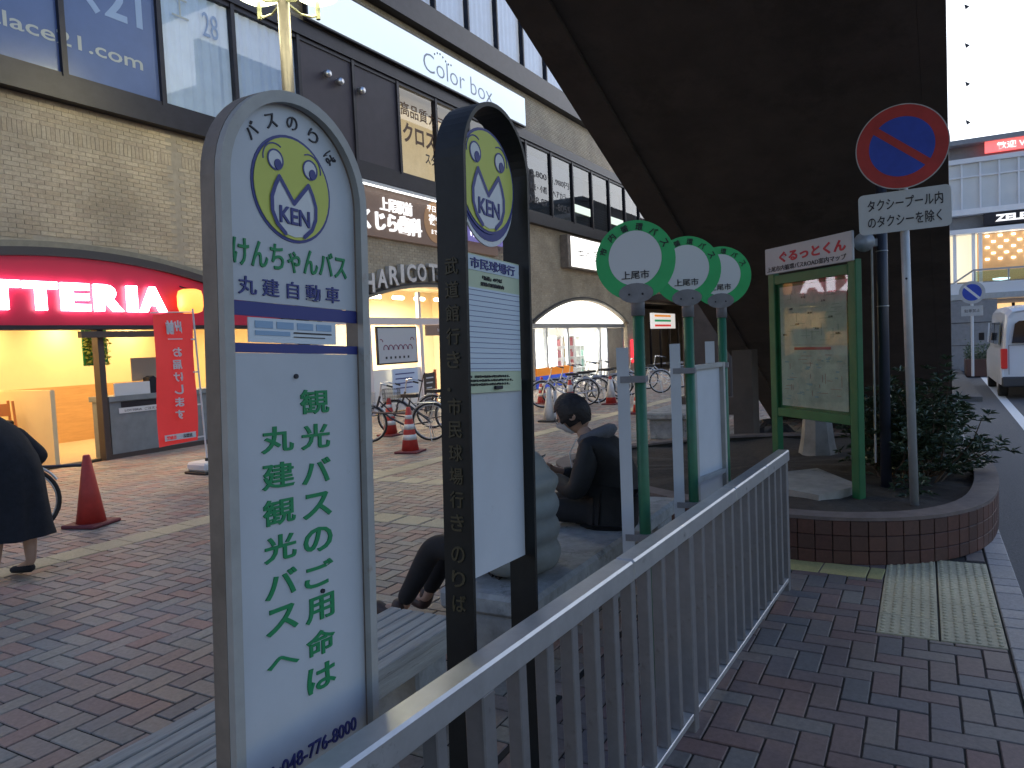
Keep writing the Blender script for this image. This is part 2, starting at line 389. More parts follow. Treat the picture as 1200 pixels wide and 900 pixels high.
def seated_man():
    T = thing('person', 'man in a black jacket seated on the stone bench, looking down at his phone', 'person', (4.45, 1.83, 0), R(100))
    # local: x forward, y left, z up
    J = {'hips': ((0, 0, .50), (.06, .08))}; E = []
    chain(J, E, ['w', 'ch', 'nk', 'hd'], [(.0, 0, .66), (.03, 0, .87), (.10, 0, .98), (.15, 0, 1.05)], [(.07, .09), (.07, .10), .05, .05], 'hips')
    for s_, t in ((1, 'l'), (-1, 'r')):
        chain(J, E, [t+'sh', t+'el', t+'wr'], [(.06, s_*.17, .90), (.14, s_*.22, .66), (.34, s_*.07, .74)], [.04, .03, .024], 'ch')
        chain(J, E, [t+'h', t+'k', t+'a', t+'t'], [(.05, s_*.09, .50), (.44, s_*.11, .50), (.46, s_*.11, .12), (.58, s_*.12, .06)], [.05, .04, .035, .03], 'hips')
        hand(J, E, t+'wr', t+'g', (.34, s_*.07, .74), (.8, -s_*.35, .25), (0, s_*-.6, .8), (0, -s_, .2), 1.0, .7)
    skin('body', J, E, m_skin, T, 2)
    J = {'hips': ((-.04, 0, .50), (.165, .20))}; E = []
    chain(J, E, ['b'], [(-.04, 0, .435)], [(.16, .20)], 'hips')
    chain(J, E, ['w', 'm', 'ch', 'nk'], [(-.05, 0, .62), (-.04, 0, .76), (.0, 0, .90), (.05, 0, .985)], [(.16, .20), (.16, .21), (.14, .19), (.08, .09)], 'hips')
    for s_, t in ((1, 'l'), (-1, 'r')):
        chain(J, E, [t+'sh', t+'el', t+'fa', t+'wr'], [(.04, s_*.18, .91), (.12, s_*.25, .65), (.24, s_*.15, .69), (.31, s_*.09, .73)], [.085, .075, .06, .045], 'ch')
    skin('jacket', J, E, m_jkt, T, 2)
    J = {'p': ((.0, 0, .49), (.12, .15))}; E = []
    for s_, t in ((1, 'l'), (-1, 'r')):
        chain(J, E, [t+'h', t+'k', t+'m', t+'a'], [(.08, s_*.09, .51), (.45, s_*.11, .51), (.46, s_*.11, .30), (.46, s_*.11, .13)], [.095, .075, .065, .06], 'p')
    skin('trousers', J, E, m_trou, T, 2)
    for s_ in (1, -1):
        J = {'a': ((.45, s_*.11, .07), (.045, .045))}; E = []
        chain(J, E, ['b', 'c'], [(.55, s_*.115, .045), (.66, s_*.12, .04)], [(.045, .04), (.035, .03)], 'a'); skin('shoe', J, E, m_boot, T, 1)
    # hood lying on the shoulders
    h = MB(); h.lathe([(.02, -.05), (.09, -.045), (.125, -.015), (.12, .02), (.09, .042), (.06, .035), (.04, .0)], (.0, 0, 0), 20)
    o = h.build('hood', m_hood, T, smooth=True); o.location = (.03, 0, .985); o.rotation_euler = (0, R(22), 0); o.scale = (1.1, 1.2, 1)
    head_mesh(T, (.185, 0, 1.125), (1, 0), R(30), 1.10, 0)
    d = MB(); d.path([(.15, .06, .97), (.2, .07, .88), (.19, .07, .78)], .004, 6); d.build('drawstring', m_white, T)
    P = thing('smartphone', 'dark smartphone held in both hands by the seated man', 'phone', (0, 0, 0))
    p = MB(); p.bbox(-.036, .036, -.004, .004, -.072, .072, .003); b = p.build('phone_body', m_bikeb, P)
    s2 = MB(); s2.box(-.033, .033, -.0055, -.0045, -.066, .066); s2.build('screen', mat('phone_screen', (.03, .035, .045), .1, emit=(.5, .6, .8), es=.12), P)
    P.rotation_euler = (R(38), 0, R(100-90))
    w = Matrix.Rotation(R(100), 4, 'Z') @ Vector((.44, 0, .795)); P.location = (w.x+4.45, w.y+1.83, w.z)
def seated_woman():
    T = thing('person', 'person in a pale puffy jacket, legs stretched out, half hidden behind the black frame', 'person', (3.36, 1.88, 0), R(84))
    J = {'hips': ((0, 0, .50), (.06, .08))}; E = []
    chain(J, E, ['w', 'ch', 'nk', 'hd'], [(-.02, 0, .66), (-.02, 0, .88), (.02, 0, 1.03), (.04, 0, 1.10)], [(.07, .09), (.07, .10), .045, .045], 'hips')
    for s_, t in ((1, 'l'), (-1, 'r')):
        chain(J, E, [t+'sh', t+'el', t+'wr'], [(-.02, s_*.16, .93), (.08, s_*.21, .68), (.26, s_*.08, .60)], [.04, .03, .022], 'ch')
        chain(J, E, [t+'h', t+'k', t+'a', t+'t'], [(.05, s_*.09, .50), (.50, s_*.10, .50), (.76, s_*.10, .10), (.88, s_*.12, .10)], [.05, .04, .03, .025], 'hips')
        hand(J, E, t+'wr', t+'g', (.26, s_*.08, .60), (.8, -s_*.5, 0), (0, s_*-.3, .9), (0, 0, 1), .95, .6)
    skin('body', J, E, m_skin, T, 2)
    # quilted jacket: stacked puffs lofted into one surface
    prof = []
    for k in range(25):
        z = .44+.60*k/24; puff = .022*abs(math.sin(math.pi*(z-.44)/.125))
        r = (.165+.0*z) if z < .9 else .165-.10*((z-.9)/.14)
        prof.append((r+puff, z))
    j = MB(); j.lathe(prof, (-.03, 0, 0), 28); o = j.build('puffy_jacket', m_puff, T, smooth=True); o.scale = (1.0, 1.28, 1)
    for s_ in (1, -1):
        J = {'a': ((-.02, s_*.20, .94), .075)}; E = []
        chain(J, E, ['b', 'c', 'd', 'e', 'f'], [(.0, s_*.24, .86), (.03, s_*.25, .78), (.06, s_*.25, .68), (.15, s_*.19, .63), (.24, s_*.10, .60)], [.072, .078, .068, .066, .045], 'a'); skin('sleeve', J, E, m_puff, T, 2)
    J = {'p': ((.0, 0, .49), (.11, .14))}; E = []
    for s_, t in ((1, 'l'), (-1, 'r')):
        chain(J, E, [t+'h', t+'k', t+'m', t+'a'], [(.08, s_*.09, .50), (.50, s_*.10, .51), (.64, s_*.10, .30), (.75, s_*.11, .14)], [.09, .075, .062, .05], 'p')
    skin('trousers', J, E, m_trou, T, 2)
    for s_ in (1, -1):
        J = {'a': ((.755, s_*.12, .17), (.05, .05))}; E = []
        chain(J, E, ['b', 'c', 'd'], [(.79, s_*.12, .055), (.88, s_*.125, .075), (.96, s_*.13, .115)], [.045, .042, .035], 'a'); skin('boot', J, E, m_boot, T, 2)
    head_mesh(T, (.07, 0, 1.19), (1, 0), R(12), 1.0, 30, False, False)
def walking_woman():
    T = thing('person', 'stooping person in a long dark coat with bare calves and black shoes', 'person', (2.97, 6.02, 0), R(110))
    J = {'hips': ((0, 0, .80), (.11, .13))}; E = []
    chain(J, E, ['w', 'ch', 'nk', 'hd'], [(.03, 0, .95), (.12, 0, 1.12), (.24, 0, 1.22), (.30, 0, 1.26)], [(.10, .12), (.11, .14), .045, .045], 'hips')
    for s_, t in ((1, 'l'), (-1, 'r')):
        chain(J, E, [t+'sh', t+'el', t+'wr'], [(.10, s_*.16, 1.12), (.14, s_*.20, .86), (.36, s_*.18, .80)], [.045, .035, .025], 'ch')
        hand(J, E, t+'wr', t+'g', (.36, s_*.18, .80), (1, 0, -.1), (0, s_*-.9, .2), (0, 0, 1), .95, .8)
    for s_, t, fx in ((1, 'l', .07), (-1, 'r', -.06)):
        chain(J, E, [t+'h', t+'k', t+'c', t+'a', t+'t'], [(0, s_*.09, .76), (fx*.6, s_*.10, .45), (fx*.8-.02, s_*.10, .32), (fx, s_*.10, .10), (fx+.13, s_*.11, .04)], [.085, .055, .055, .036, .03], 'hips')
    skin('body', J, E, m_skin, T, 2)
    # long coat: flaring loft from hem to shoulders, bent forward
    c = MB(); n = 72; lv = [(.33, .30, .27, .0), (.40, .29, .26, .0), (.60, .27, .24, .0), (.80, .25, .23, .0), (.92, .23, .22, .02), (1.04, .20, .215, .07), (1.14, .165, .20, .12), (1.22, .11, .14, .18), (1.27, .07, .08, .22)]
    vs = []; fs = []
    for k, (z, rx, ry, cx) in enumerate(lv):
        for i in range(n):
            a = 2*math.pi*i/n; w = 1+(.07*math.sin(a*6+k*.35)+.035*math.sin(a*11-k*.8))*max(0, (1.1-z))+random.uniform(-.012, .012)
            vs.append((cx+rx*w*math.cos(a), ry*w*math.sin(a), z))
    for k in range(len(lv)-1):
        for i in range(n): fs.append((k*n+i, k*n+(i+1) % n, (k+1)*n+(i+1) % n, (k+1)*n+i))
    c.add(vs, fs); c.build('long_coat', m_coat, T, smooth=True)
    for s_ in (1, -1):
        J = {'a': ((.10, s_*.15, 1.13), .085)}; E = []
        chain(J, E, ['b', 'c', 'd'], [(.04 if s_ < 0 else .12, s_*.225, .99), (-.09 if s_ < 0 else .15, s_*.25, .88), (.14 if s_ < 0 else .33, s_*.24, .80)], [.085, .082, .06], 'a'); skin('sleeve', J, E, m_coat, T, 2)
    col = MB(); col.lathe([(.075, -.05), (.10, -.03), (.105, .02), (.085, .05), (.07, .03)], (0, 0, 0), 20); o = col.build('collar', m_coat, T, smooth=True); o.location = (.20, 0, 1.25); o.rotation_euler = (0, R(30), 0)
    for s_, fx in ((1, .07), (-1, -.06)):
        J = {'a': ((fx-.02, s_*.10, .06), (.045, .04))}; E = []
        chain(J, E, ['b', 'c'], [(fx+.09, s_*.105, .045), (fx+.19, s_*.11, .035)], [(.045, .035), (.035, .028)], 'a'); skin('shoe', J, E, m_trou, T, 1)
    head_mesh(T, (.34, 0, 1.36), (1, 0), R(35), 1.0, 25, True, False)
seated_man(); seated_woman(); walking_woman()

# ================================================================== GROUND
road = MB(); road.add([(-60, -200, -.12), (300, -200, -.12), (300, 60, -.12), (-60, 60, -.12)], [(0, 1, 2, 3)])
struct('road', road, m_asph)
pl = MB(); pl.box(-12, 60, 1.45, 11.70, -.14, -.006); plaza = struct('plaza_ground', pl, m_joint)
sw = MB(); sw.box(-12, 19, -.345, 1.448, -.14, -.006); side = struct('sidewalk', sw, m_joint)
ln = MB()
ln.add([(9, -1.42, -.116), (9, -1.27, -.116), (15, -1.37, -.116), (15, -1.53, -.116)], [(0, 3, 2, 1)])
ln.add([(15, -1.53, -.1158), (15, -1.37, -.1158), (40, -1.72, -.1158), (40, -1.93, -.1158)], [(0, 3, 2, 1)])
o = struct('road_marking', ln, m_line); o['label'] = 'white edge line painted on the road'
# herringbone pavers
Wd = .1135; G = .0042; TH = .024
def herring(x0, x1, y0, y1):
    out = []
    for i in range(math.floor(x0/Wd)-1, math.ceil(x1/Wd)+1):
        for j in range(math.floor(y0/Wd)-1, math.ceil(y1/Wd)+1):
            k = (i+j) % 4      # mirrored diagonal
            if k == 0: a = (i*Wd, (i+2)*Wd, j*Wd, (j+1)*Wd)
            elif k == 3: a = None
            else: a = None
            if a is None and (i+j) % 4 == 2: a = (i*Wd, (i+1)*Wd, j*Wd, (j+2)*Wd)
            if a is None: continue
            a = (max(a[0], x0), min(a[1], x1), max(a[2], y0), min(a[3], y1))
            if a[1]-a[0] > .03 and a[3]-a[2] > .03: out.append(a)
    return out
def pix(x, y, z=0):
    d = Vector((x, y, z))-EYE; w = d.dot(fw)
    if w < .3: return None
    return (512+742.4*d.dot(rt)/w, 384-742.4*d.dot(up)/w, w)
def clip(c, B_):
    if B_ is None or c[1] <= B_[0] or c[0] >= B_[1] or c[3] <= B_[2] or c[2] >= B_[3]: return [c]
    out = []
    if c[0] < B_[0]: out.append((c[0], B_[0], c[2], c[3]))
    if c[3] > B_[3]: out.append((max(c[0], B_[0]), c[1], B_[3], c[3]))
    return [q for q in out if q[1]-q[0] > .015 and q[3]-q[2] > .015]
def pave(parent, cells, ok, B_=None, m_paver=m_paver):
    cells = [q for c in cells for q in clip(c, B_)]
    cells = [c for c in cells if any(ok(x, y) for x in c[:2] for y in c[2:])]
    rank = []
    for c in cells:
        p = pix((c[0]+c[1])/2, (c[2]+c[3])/2)
        vis = p and -20 < p[0] < 1044 and -20 < p[1] < 788
        rank.append((0 if vis else 1, p[2] if p else 99, c))
    rank.sort(key=lambda t: t[:2])
    cache = {}
    for k, (v, dd, c) in enumerate(rank[:290]):
        w, h = c[1]-c[0]-2*G, c[3]-c[2]-2*G; key = (round(w, 3), round(h, 3))
        if key not in cache:
            cache[key] = MB().bbox(-w/2, w/2, -h/2, h/2, -TH, 0, .0035); o = cache[key].build('brick', m_paver, parent); me = cache[key] = o.data
        else: o = bpy.data.objects.new('brick', cache[key]); COL.objects.link(o); o.parent = parent
        o.location = ((c[0]+c[1])/2, (c[2]+c[3])/2, random.uniform(-.0015, .0015)); o.rotation_euler = (random.gauss(0, .004), random.gauss(0, .004), random.gauss(0, .004))
    mb = MB()
    for v, dd, c in rank[290:]:
        z = random.uniform(-.0015, .0015); b = .0025
        x0, x1, y0, y1 = c[0]+G, c[1]-G, c[2]+G, c[3]-G
        t0, t1 = random.gauss(0, .0006), random.gauss(0, .0006)
        mb.add([(x0, y0, z-TH), (x1, y0, z-TH), (x1, y1, z-TH), (x0, y1, z-TH), (x0+b, y0+b, z+t0), (x1-b, y0+b, z+t1), (x1-b, y1-b, z-t0), (x0+b, y1-b, z-t1)],
               [(0, 1, 5, 4), (1, 2, 6, 5), (2, 3, 7, 6), (3, 0, 4, 7), (4, 5, 6, 7)])
    mb.build('paving', m_paver, parent, kind='stuff')

# ================================================================== BUILDING
FY = 11.7
B = thing('shopping_building', 'long beige brick building with arched shop fronts and dark window bands', 'building', (20, FY, 0))
BO = (20, FY, 0)
def bp(mb, name, m, parent=None, **kw): return mb.build(name, m, parent or B, off=BO, **kw)
arches = [(6.9, 4.7, 2.25, 1.13), (17.0, 4.7, 2.25, .98), (27.3, 4.65, 2.25, .93)]
def az(x, a, extra=0):
    xc, hw, zs, rise = a; dx = abs(x-xc)
    if dx >= hw: return None
    Rr = (hw*hw+rise*rise)/(2*rise); return zs+rise-Rr+math.sqrt(max(Rr*Rr-dx*dx, 0))+extra
wall = MB(); DZ = .30
xs = [1.0]; 
for a in arches:
    xs += [a[0]-a[1]+a[1]*2*k/24 for k in range(25)]
xs += [34.0, 46.0]; xs = sorted(set(xs))
for x0, x1 in zip(xs[:-1], xs[1:]):
    xm = (x0+x1)/2; a = next((a for a in arches if abs(xm-a[0]) < a[1]), None)
    if a is None:
        z0 = z1 = 0
        if x0 >= 34: z0 = z1 = 3.3
    else: z0 = az(x0, a) or a[2]; z1 = az(x1, a) or a[2]
    wall.add([(x0, FY, z0), (x1, FY, z1), (x1, FY, 5.66), (x0, FY, 5.66), (x0, FY+DZ, z0), (x1, FY+DZ, z1)],
             [(0, 1, 2, 3), (0, 4, 5, 1)])
for a in arches:
    for x in (a[0]-a[1], a[0]+a[1]):
        wall.add([(x, FY, 0), (x, FY+DZ, 0), (x, FY+DZ, a[2]), (x, FY, a[2])], [(0, 1, 2, 3)])
wall.box(1, 46, FY, FY+.3, 8.745, 10.05)
wall.box(1, 46, FY, FY+.3, 13.2, 15.5)
wall.box(1, 46, FY+6, FY+6.3, 0, 15.5); wall.box(.8, 1, FY, FY+6.3, 0, 15.5); wall.box(46, 46.2, FY, FY+6.3, 0, 15.5)
bp(wall, 'wall', m_mortar)
fl = MB(); fl.box(1, 46, FY+.31, FY+6, 3.6, 3.8); fl.box(1, 46, FY+.31, FY+6, 5.45, 5.65); fl.box(1, 46, FY+.31, FY+6, 9.0, 9.2); fl.box(1, 46, FY, FY+6, 15.5, 15.8); bp(fl, 'floor_slab', m_shopw)
# brick skin
big = MB(); near_b = []
def tile(x0, x1, z0, z1):
    xm, zm = (x0+x1)/2, (z0+z1)/2
    if abs(xm-8.98) < .115 and z1 < 5.7: return
    for a in arches:
        if abs(xm-a[0]) < a[1]+.10:
            t = az(min(max(xm, a[0]-a[1]+.01), a[0]+a[1]-.01), a)
            if zm < t+.16: return
    if x1 > 34 and z0 < 3.3: return
    p = pix(xm, FY, zm)
    if not p or p[0] < -60 or p[0] > 1100 or p[1] < -60: return
    near_b.append((p[2], x0, x1, z0, z1))
def course(z0, z1, xa, xb, soldier=None):
    r = 0; z = z0
    while z < z1-.03:
        if soldier and soldier[0] <= z < soldier[0]+.06:
            x = xa
            while x < xb: tile(x, x+.062, z, z+.20); x += .070
            z += .207; continue
        x = xa+(.1135 if r % 2 else 0)
        while x < xb: tile(x, x+.219, z, min(z+.062, z1)); x += .227
        z += .070; r += 1
course(.0, 5.64, 1.2, 45.5, (5.04,))
course(8.77, 10.03, 1.2, 45.5)
near_b.sort()
cache = {}
for k, (d_, x0, x1, z0, z1) in enumerate(near_b):
    w, h = x1-x0, z1-z0
    if k < 290:
        key = (round(w, 3), round(h, 3))
        if key not in cache: o = MB().box(-w/2, w/2, -.007, .003, -h/2, h/2).build('brick', m_wbrick, B); cache[key] = o.data
        else: o = bpy.data.objects.new('brick', cache[key]); COL.objects.link(o); o.parent = B
        o.location = ((x0+x1)/2-BO[0], random.uniform(-.0015, .0015), (z0+z1)/2)
    else:
        y = FY-.007+random.uniform(-.002, .002); b = .002
        big.add([(x0, FY+.002, z0), (x1, FY+.002, z0), (x1, FY+.002, z1), (x0, FY+.002, z1), (x0+b, y, z0+b), (x1-b, y, z0+b), (x1-b, y, z1-b), (x0+b, y, z1-b)],
                [(0, 1, 5, 4), (1, 2, 6, 5), (2, 3, 7, 6), (3, 0, 4, 7), (4, 5, 6, 7)])
bp(big, 'brickwork', m_wbrick, kind='stuff')
# sills and heads of the window bands
sl_ = MB()
sl_.box(1, 46, FY-.20, FY+.05, 5.66, 5.84); sl_.box(1, 46, FY-.13, FY+.05, 5.845, 6.04)
bp(sl_, 'sill', m_dark)
hd_ = MB(); hd_.box(1, 46, FY-.12, FY+.05, 8.42, 8.74); bp(hd_, 'window_head', m_dark)
us = MB(); us.box(1, 46, FY-.28, FY+.02, 10.055, 10.30); us.box(1, 46, FY-.20, FY+.02, 10.305, 10.78); bp(us, 'upper_sill', m_dark)
mull = [1.9, 3.6, 5.33, 7.06, 8.79, 10.42, 12.15, 13.9, 15.6, 17.3, 19.0, 20.75, 22.58, 24.50, 26.38, 28.25, 30.15, 32.05, 33.95, 35.85, 37.8, 39.8, 42, 44.5]
m_poster = mat('window_poster', (.26, .27, .27), .5, var=.08, scale=3)
m_intd = mat('room_dark', (.09, .10, .11), .8, var=.3, scale=1.2)
m_lit = mat('lit_room', (.6, .5, .35), .8, var=.2, scale=2, emit=(1, .70, .35), es=.42)
for x0, x1 in zip(mull[:-1], mull[1:]):
    w = MB(); t = .045
    w.box(x0-t, x0+t, FY-.09, FY+.05, 6.04, 8.42); w.box(x1-t+.001, x1-.002, FY-.088, FY+.05, 6.04, 8.42)
    w.box(x0+t, x1-t, FY-.07, FY+.05, 6.042, 6.12); w.box(x0+t, x1-t, FY-.07, FY+.05, 8.33, 8.418)
    wo = bp(w, 'window', m_dark)
    a, b_ = x0+t, x1-t; z0, z1 = 6.12, 8.33
    if x1 < 8.9:
        bp(MB().box(a, b_, FY-.02, FY, z0, z1), 'pane', m_film, wo)
    elif x1 < 12.3:
        bp(MB().box(a, b_, FY-.02, FY-.014, z0, z1), 'pane', m_glass, wo)
        c = MB(); n = 46; vs = []; fs = []
        for i in range(n+1):
            xx = a+(b_-a)*i/n; yy = FY+.035+.025*math.sin(i*.95)+.012*math.sin(i*2.3)
            vs += [(xx, yy, z0), (xx, yy+.01, z1)]
        fs = [(2*i, 2*i+2, 2*i+3, 2*i+1) for i in range(n)]
        c.add(vs, fs); bp(c, 'curtain', m_curt, wo, smooth=True)
    elif x1 < 15.7:
        bp(MB().box(a, b_, FY-.04, FY-.01, z0, z1), 'panel', m_dark2, wo)
    elif x1 < 20.9:
        bp(MB().box(a, b_, FY-.02, FY-.014, z0, z1), 'pane', m_glass, wo)
        bp(MB().box(a-.05, b_+.05, FY+1.4, FY+1.45, 5.9, 8.6), 'lit_room', m_lit, wo)
    elif x1 < 26.5:
        bp(MB().box(a, b_, FY-.02, FY-.014, z0, z1), 'pane', m_glassd, wo)
        bp(MB().box(a+.03, b_-.03, FY+.02, FY+.03, z0, z1-.3), 'poster', m_poster, wo)
    else:
        bp(MB().box(a, b_, FY-.02, FY-.014, z0, z1), 'pane', m_glassd, wo)
        c = MB()
        for q in range(9): c.box(a, b_, FY+.10, FY+.12, z0+.05+q*.1, z0+.12+q*.1)
        bp(c, 'blind', mat('blind', (.2, .2, .2), .8) if x0 == 26.38 else bpy.data.materials['blind'], wo)
        bp(MB().box(a, b_, FY+.9, FY+.95, z0-.1, z1+.1), 'room_wall', m_intd, wo)
um = [1.9+1.73*k for k in range(25)]
for x0, x1 in zip(um[:-1], um[1:]):
    w = MB(); t = .035
    w.box(x0-t, x0+t, FY-.12, FY+.05, 10.78, 13.2); w.box(x0+t, x1-t, FY-.10, FY+.05, 10.782, 10.85); wo = bp(w, 'window', m_dark)
    bp(MB().box(x0+t, x1-t, FY-.04, FY-.034, 10.85, 13.2), 'pane', m_glass, wo)
    c = MB(); n = 30; vs = []
    for i in range(n+1):
        xx = x0+(x1-x0)*i/n; yy = FY+.08+.03*math.sin(i*1.3+x0); vs += [(xx, yy, 10.8), (xx, yy, 13.2)]
    c.add(vs, [(2*i, 2*i+2, 2*i+3, 2*i+1) for i in range(n)]); bp(c, 'blind', m_curt, wo, smooth=True)
# window lettering (parts of the building's film print)
F = FY-.022
def ft(s, x, z, w, h, m, y=F, **k): return text(s, m, B, (x, y, z), XR, ZU, w, h, off=BO, **k)
ft('レオパレス21', 3.75, 7.25, 4.75, .75, m_filmt, bold=.02)
ft('www.leopalace21.com', 3.9, 6.50, 4.55, .30, m_filmt2, bold=.01)
ft('工', 9.1, 7.75, .35, .35, m_filmt2, y=FY-.024); ft('28', 9.75, 7.6, .35, .45, m_filmt, y=FY-.024)
m_brl = mat('brown_letters', (.12, .06, .03), .6)
ft('高品質カラー', 15.75, 7.62, 2.4, .36, m_brl, y=FY-.024, bold=.01); ft('クロス', 15.8, 6.95, 1.45, .52, m_brl, y=FY-.024, bold=.03)
ft('専門店', 17.45, 6.95, 1.3, .52, m_brl, y=FY-.024, bold=.03); ft('スタ', 16.75, 6.55, .5, .3, m_ink, y=FY-.024, bold=.02); ft('ッフ', 17.4, 6.55, .5, .3, m_ink, y=FY-.024, bold=.02)
for xx, a_ in ((22.75, ('15,800', '健康・小顔', '048-87')), (24.65, ('1,980円', 'ヘアカラー', '1-8055'))):
    for q, s_ in enumerate(a_): ft(s_, xx, 7.3-q*.45, 1.45, .25, m_ink, y=FY-.024, bold=.01)
for xx in (26.45, 30.2): 
    bp(MB().box(xx+.05, xx+1.6, FY-.05, FY-.03, 6.55, 6.85), 'window_sticker', emis('sticker', (.75, .9, .7), .5))
# spotlights on the dark panels
for xx, zz, lb_ in ((12.95, 7.80, 'left one'), (13.35, 7.74, 'middle one'), (14.10, 7.74, 'right one')):
    t = thing('spotlight', lb_+' of the three silver spotlights on the dark window panels', 'spotlight', (xx, FY-.07, zz), 0, 'spotlights on the dark panels')
    MB().lathe([(.03, .0), (.085, -.02), (.09, -.10), (.07, -.14)], (0, 0, 0), 14, 'y').build('lamp_head', m_chrome, t, smooth=True)
    MB().tube((0, -.02, .0), (0, .05, .10), .015).build('bracket', m_chrome, t)
# ---- white signboard
t = thing('signboard', 'long blank white signboard with thin Color box lettering above the windows', 'sign', (12.3, FY-.02, 8.75)); o_ = (12.3, FY-.02, 8.75)
MB().box(12.3, 22.35, FY-.24, FY-.125, 8.75, 9.72).build('case', m_dark, t, off=o_)
MB().box(12.34, 22.31, FY-.252, FY-.242, 8.79, 9.68).build('face', e_white, t, off=o_)
text('Color box', mat('pale_print', (.36, .38, .42), .6), t, (16.55, FY-.256, 8.93), XR, ZU, 3.6, .50, off=o_, bold=-.012)
d = MB()
for k in range(7): d.tube((17.1+.22*k*.6, FY-.253, 9.50+.08*math.sin(k*.9)), (17.1+.22*k*.6, FY-.258, 9.50+.08*math.sin(k*.9)), .03, n=8)
d.build('dots', m_ink, t, off=o_)
# ---- LOTTERIA
a = arches[0]; n = 40
top = [(a[0]-a[1]+2*a[1]*k/n) for k in range(n+1)]
t = thing('shop_sign', 'curved red shop fascia with glowing white LOTTERIA letters', 'sign', (6.9, FY-.1, 2.2)); o_ = (6.9, FY-.1, 2.2)
poly = [(x, (az(x, a) or a[2])-.13) for x in top[1:-1]]; poly = [(poly[0][0], 2.2)]+poly+[(poly[-1][0], 2.2)]
MB().prism(poly, lambda x, z: (x, FY-.10, z), lambda x, z: (x, FY+.02, z)).build('panel', m_red, t, off=o_)
MB().box(top[1], top[-2], FY-.12, FY+.1, 2.13, 2.197).build('lower_trim', m_dark, t, off=o_)
def arch_band(x_list, a, z_in, z_out, y0, y1):
    m_ = MB()
    for x0, x1 in zip(x_list[:-1], x_list[1:]):
        za, zb = (az(x0, a) or a[2]), (az(x1, a) or a[2])
        vs = [(x0, y0, za+z_in), (x1, y0, zb+z_in), (x1, y0, zb+z_out), (x0, y0, za+z_out), (x0, y1, za+z_in), (x1, y1, zb+z_in), (x1, y1, zb+z_out), (x0, y1, za+z_out)]
        m_.add(vs, [(0, 1, 2, 3), (4, 7, 6, 5), (0, 4, 5, 1), (3, 2, 6, 7), (1, 5, 6, 2), (0, 3, 7, 4)])
    return m_
bp(arch_band(top, a, -.125, .0, FY-.16, FY+.01), 'arch_trim', m_trimd); bp(arch_band(top, a, .003, .10, FY-.09, FY+.01), 'arch_trim', m_trim)
for s_, x0, x1 in (('L', 4.66, 5.02), ('O', 5.06, 5.56), ('T', 5.60, 6.08), ('T', 6.13, 6.62), ('E', 6.68, 7.12), ('R', 7.20, 7.68), ('I', 7.76, 7.93), ('A', 7.98, 8.48)):
    text(s_, e_letter, t, (x0, FY-.155, 2.42), XR, ZU, x1-x0, .43, name='letter', ext=.03, bold=.05, off=o_)
for a, mt in ((arches[1], m_trim), (arches[2], m_trim)):
    tp = [(a[0]-a[1]+2*a[1]*k/n) for k in range(n+1)]
    bp(arch_band(tp, a, .0, .07, FY-.10, FY+.01), 'arch_trim', mt); bp(arch_band(tp, a, .075, .13, FY-.05, FY+.01), 'arch_trim', m_trimd)
# rooms behind the arches
def room(x0, x1, d, h, mw, ml=None, zl=1.1, mf=m_floor):
    y0, y1 = FY+.3, FY+d
    bp(MB().box(x0, x1, y0, y1, -.02, .01), 'shop_floor', mf)
    bp(MB().box(x0, x1, y0, y1, h, h+.08), 'ceiling', m_shopw)
    w = MB(); w.box(x0-.1, x0, y0, y1, 0, h); w.box(x1, x1+.1, y0, y1, 0, h); w.box(x0-.1, x1+.1, y1, y1+.1, 0, h); bp(w, 'room_wall', mw)
    if ml: l_ = MB(); l_.box(x0, x1, y1-.03, y1-.002, .01, zl); l_.box(x0+.001, x0+.03, y0, y1-.03, .01, zl); bp(l_, 'wainscot', ml)
def lamp(x, y, z, w, e, col, rot=None, name='ceiling_lamp', sy=None):
    L = bpy.data.lights.new(name, 'AREA'); L.energy = e*EK*1.25; L.size = w; L.color = col
    if sy: L.shape = 'RECTANGLE'; L.size_y = sy
    o = bpy.data.objects.new(name, L); COL.objects.link(o); o.location = (x, y, z)
    if rot: o.rotation_euler = rot
    return o
room(2.4, 11.5, 3.6, 2.6, m_cream, m_woodp, 1.15)
lamp(6.0, FY+1.3, 2.55, 2.0, 62, (1, .62, .26)); lamp(9.4, FY+1.3, 2.55, 1.6, 62, (1, .72, .40))
for x_ in (4.2, 5.6, 7.15, 8.7, 10.2): lamp(x_, FY+3.2, 2.5, .12, 13, (1, .72, .36))
dl = [(4.3, 1.6), (5.9, .9), (6.6, 2.4), (7.35, 1.0), (8.6, 1.9), (9.6, 1.0), (10.6, 2.2)]
for (x, y), lb_ in zip(dl, ('left end of the ceiling', 'front edge above the dark coat', 'middle above the low partition', 'front edge beside the brown post', 'above the hanging plant', 'front edge above the red banner', 'right end of the ceiling')):
    t = thing('downlight', 'small round warm burger shop downlight, '+lb_, 'lamp', (x, FY+y, 2.6), 0, 'downlights of the burger shop')
    MB().lathe([(.09, -.012), (.11, -.012), (.11, 0)], (0, 0, 0), 16).build('ring', m_shopw, t); MB().lathe([(.085, -.014), (.085, -.002)], (0, 0, 0), 16).build('bulb', e_down, t)
w_ = MB(); w_.box(6.65, 6.72, FY+.3, FY+2.6, .011, 1.2); bp(w_, 'partition', m_cream)
po = MB(); po.box(7.27, 7.37, FY-.04, FY+.12, 0, 2.13); bp(po, 'post', m_brownp); bp(MB().box(6.95, 8.75, FY-.14, FY-.05, 2.0, 2.10), 'beam', m_brownp)
w_ = MB(); w_.box(7.375, 7.40, FY+.0, FY+.02, 1.02, 2.12); 
t = thing('counter', 'grey metal shop front counter with a white label under the open window', 'counter', (8.4, FY, 0)); o_ = (8.4, FY, 0)
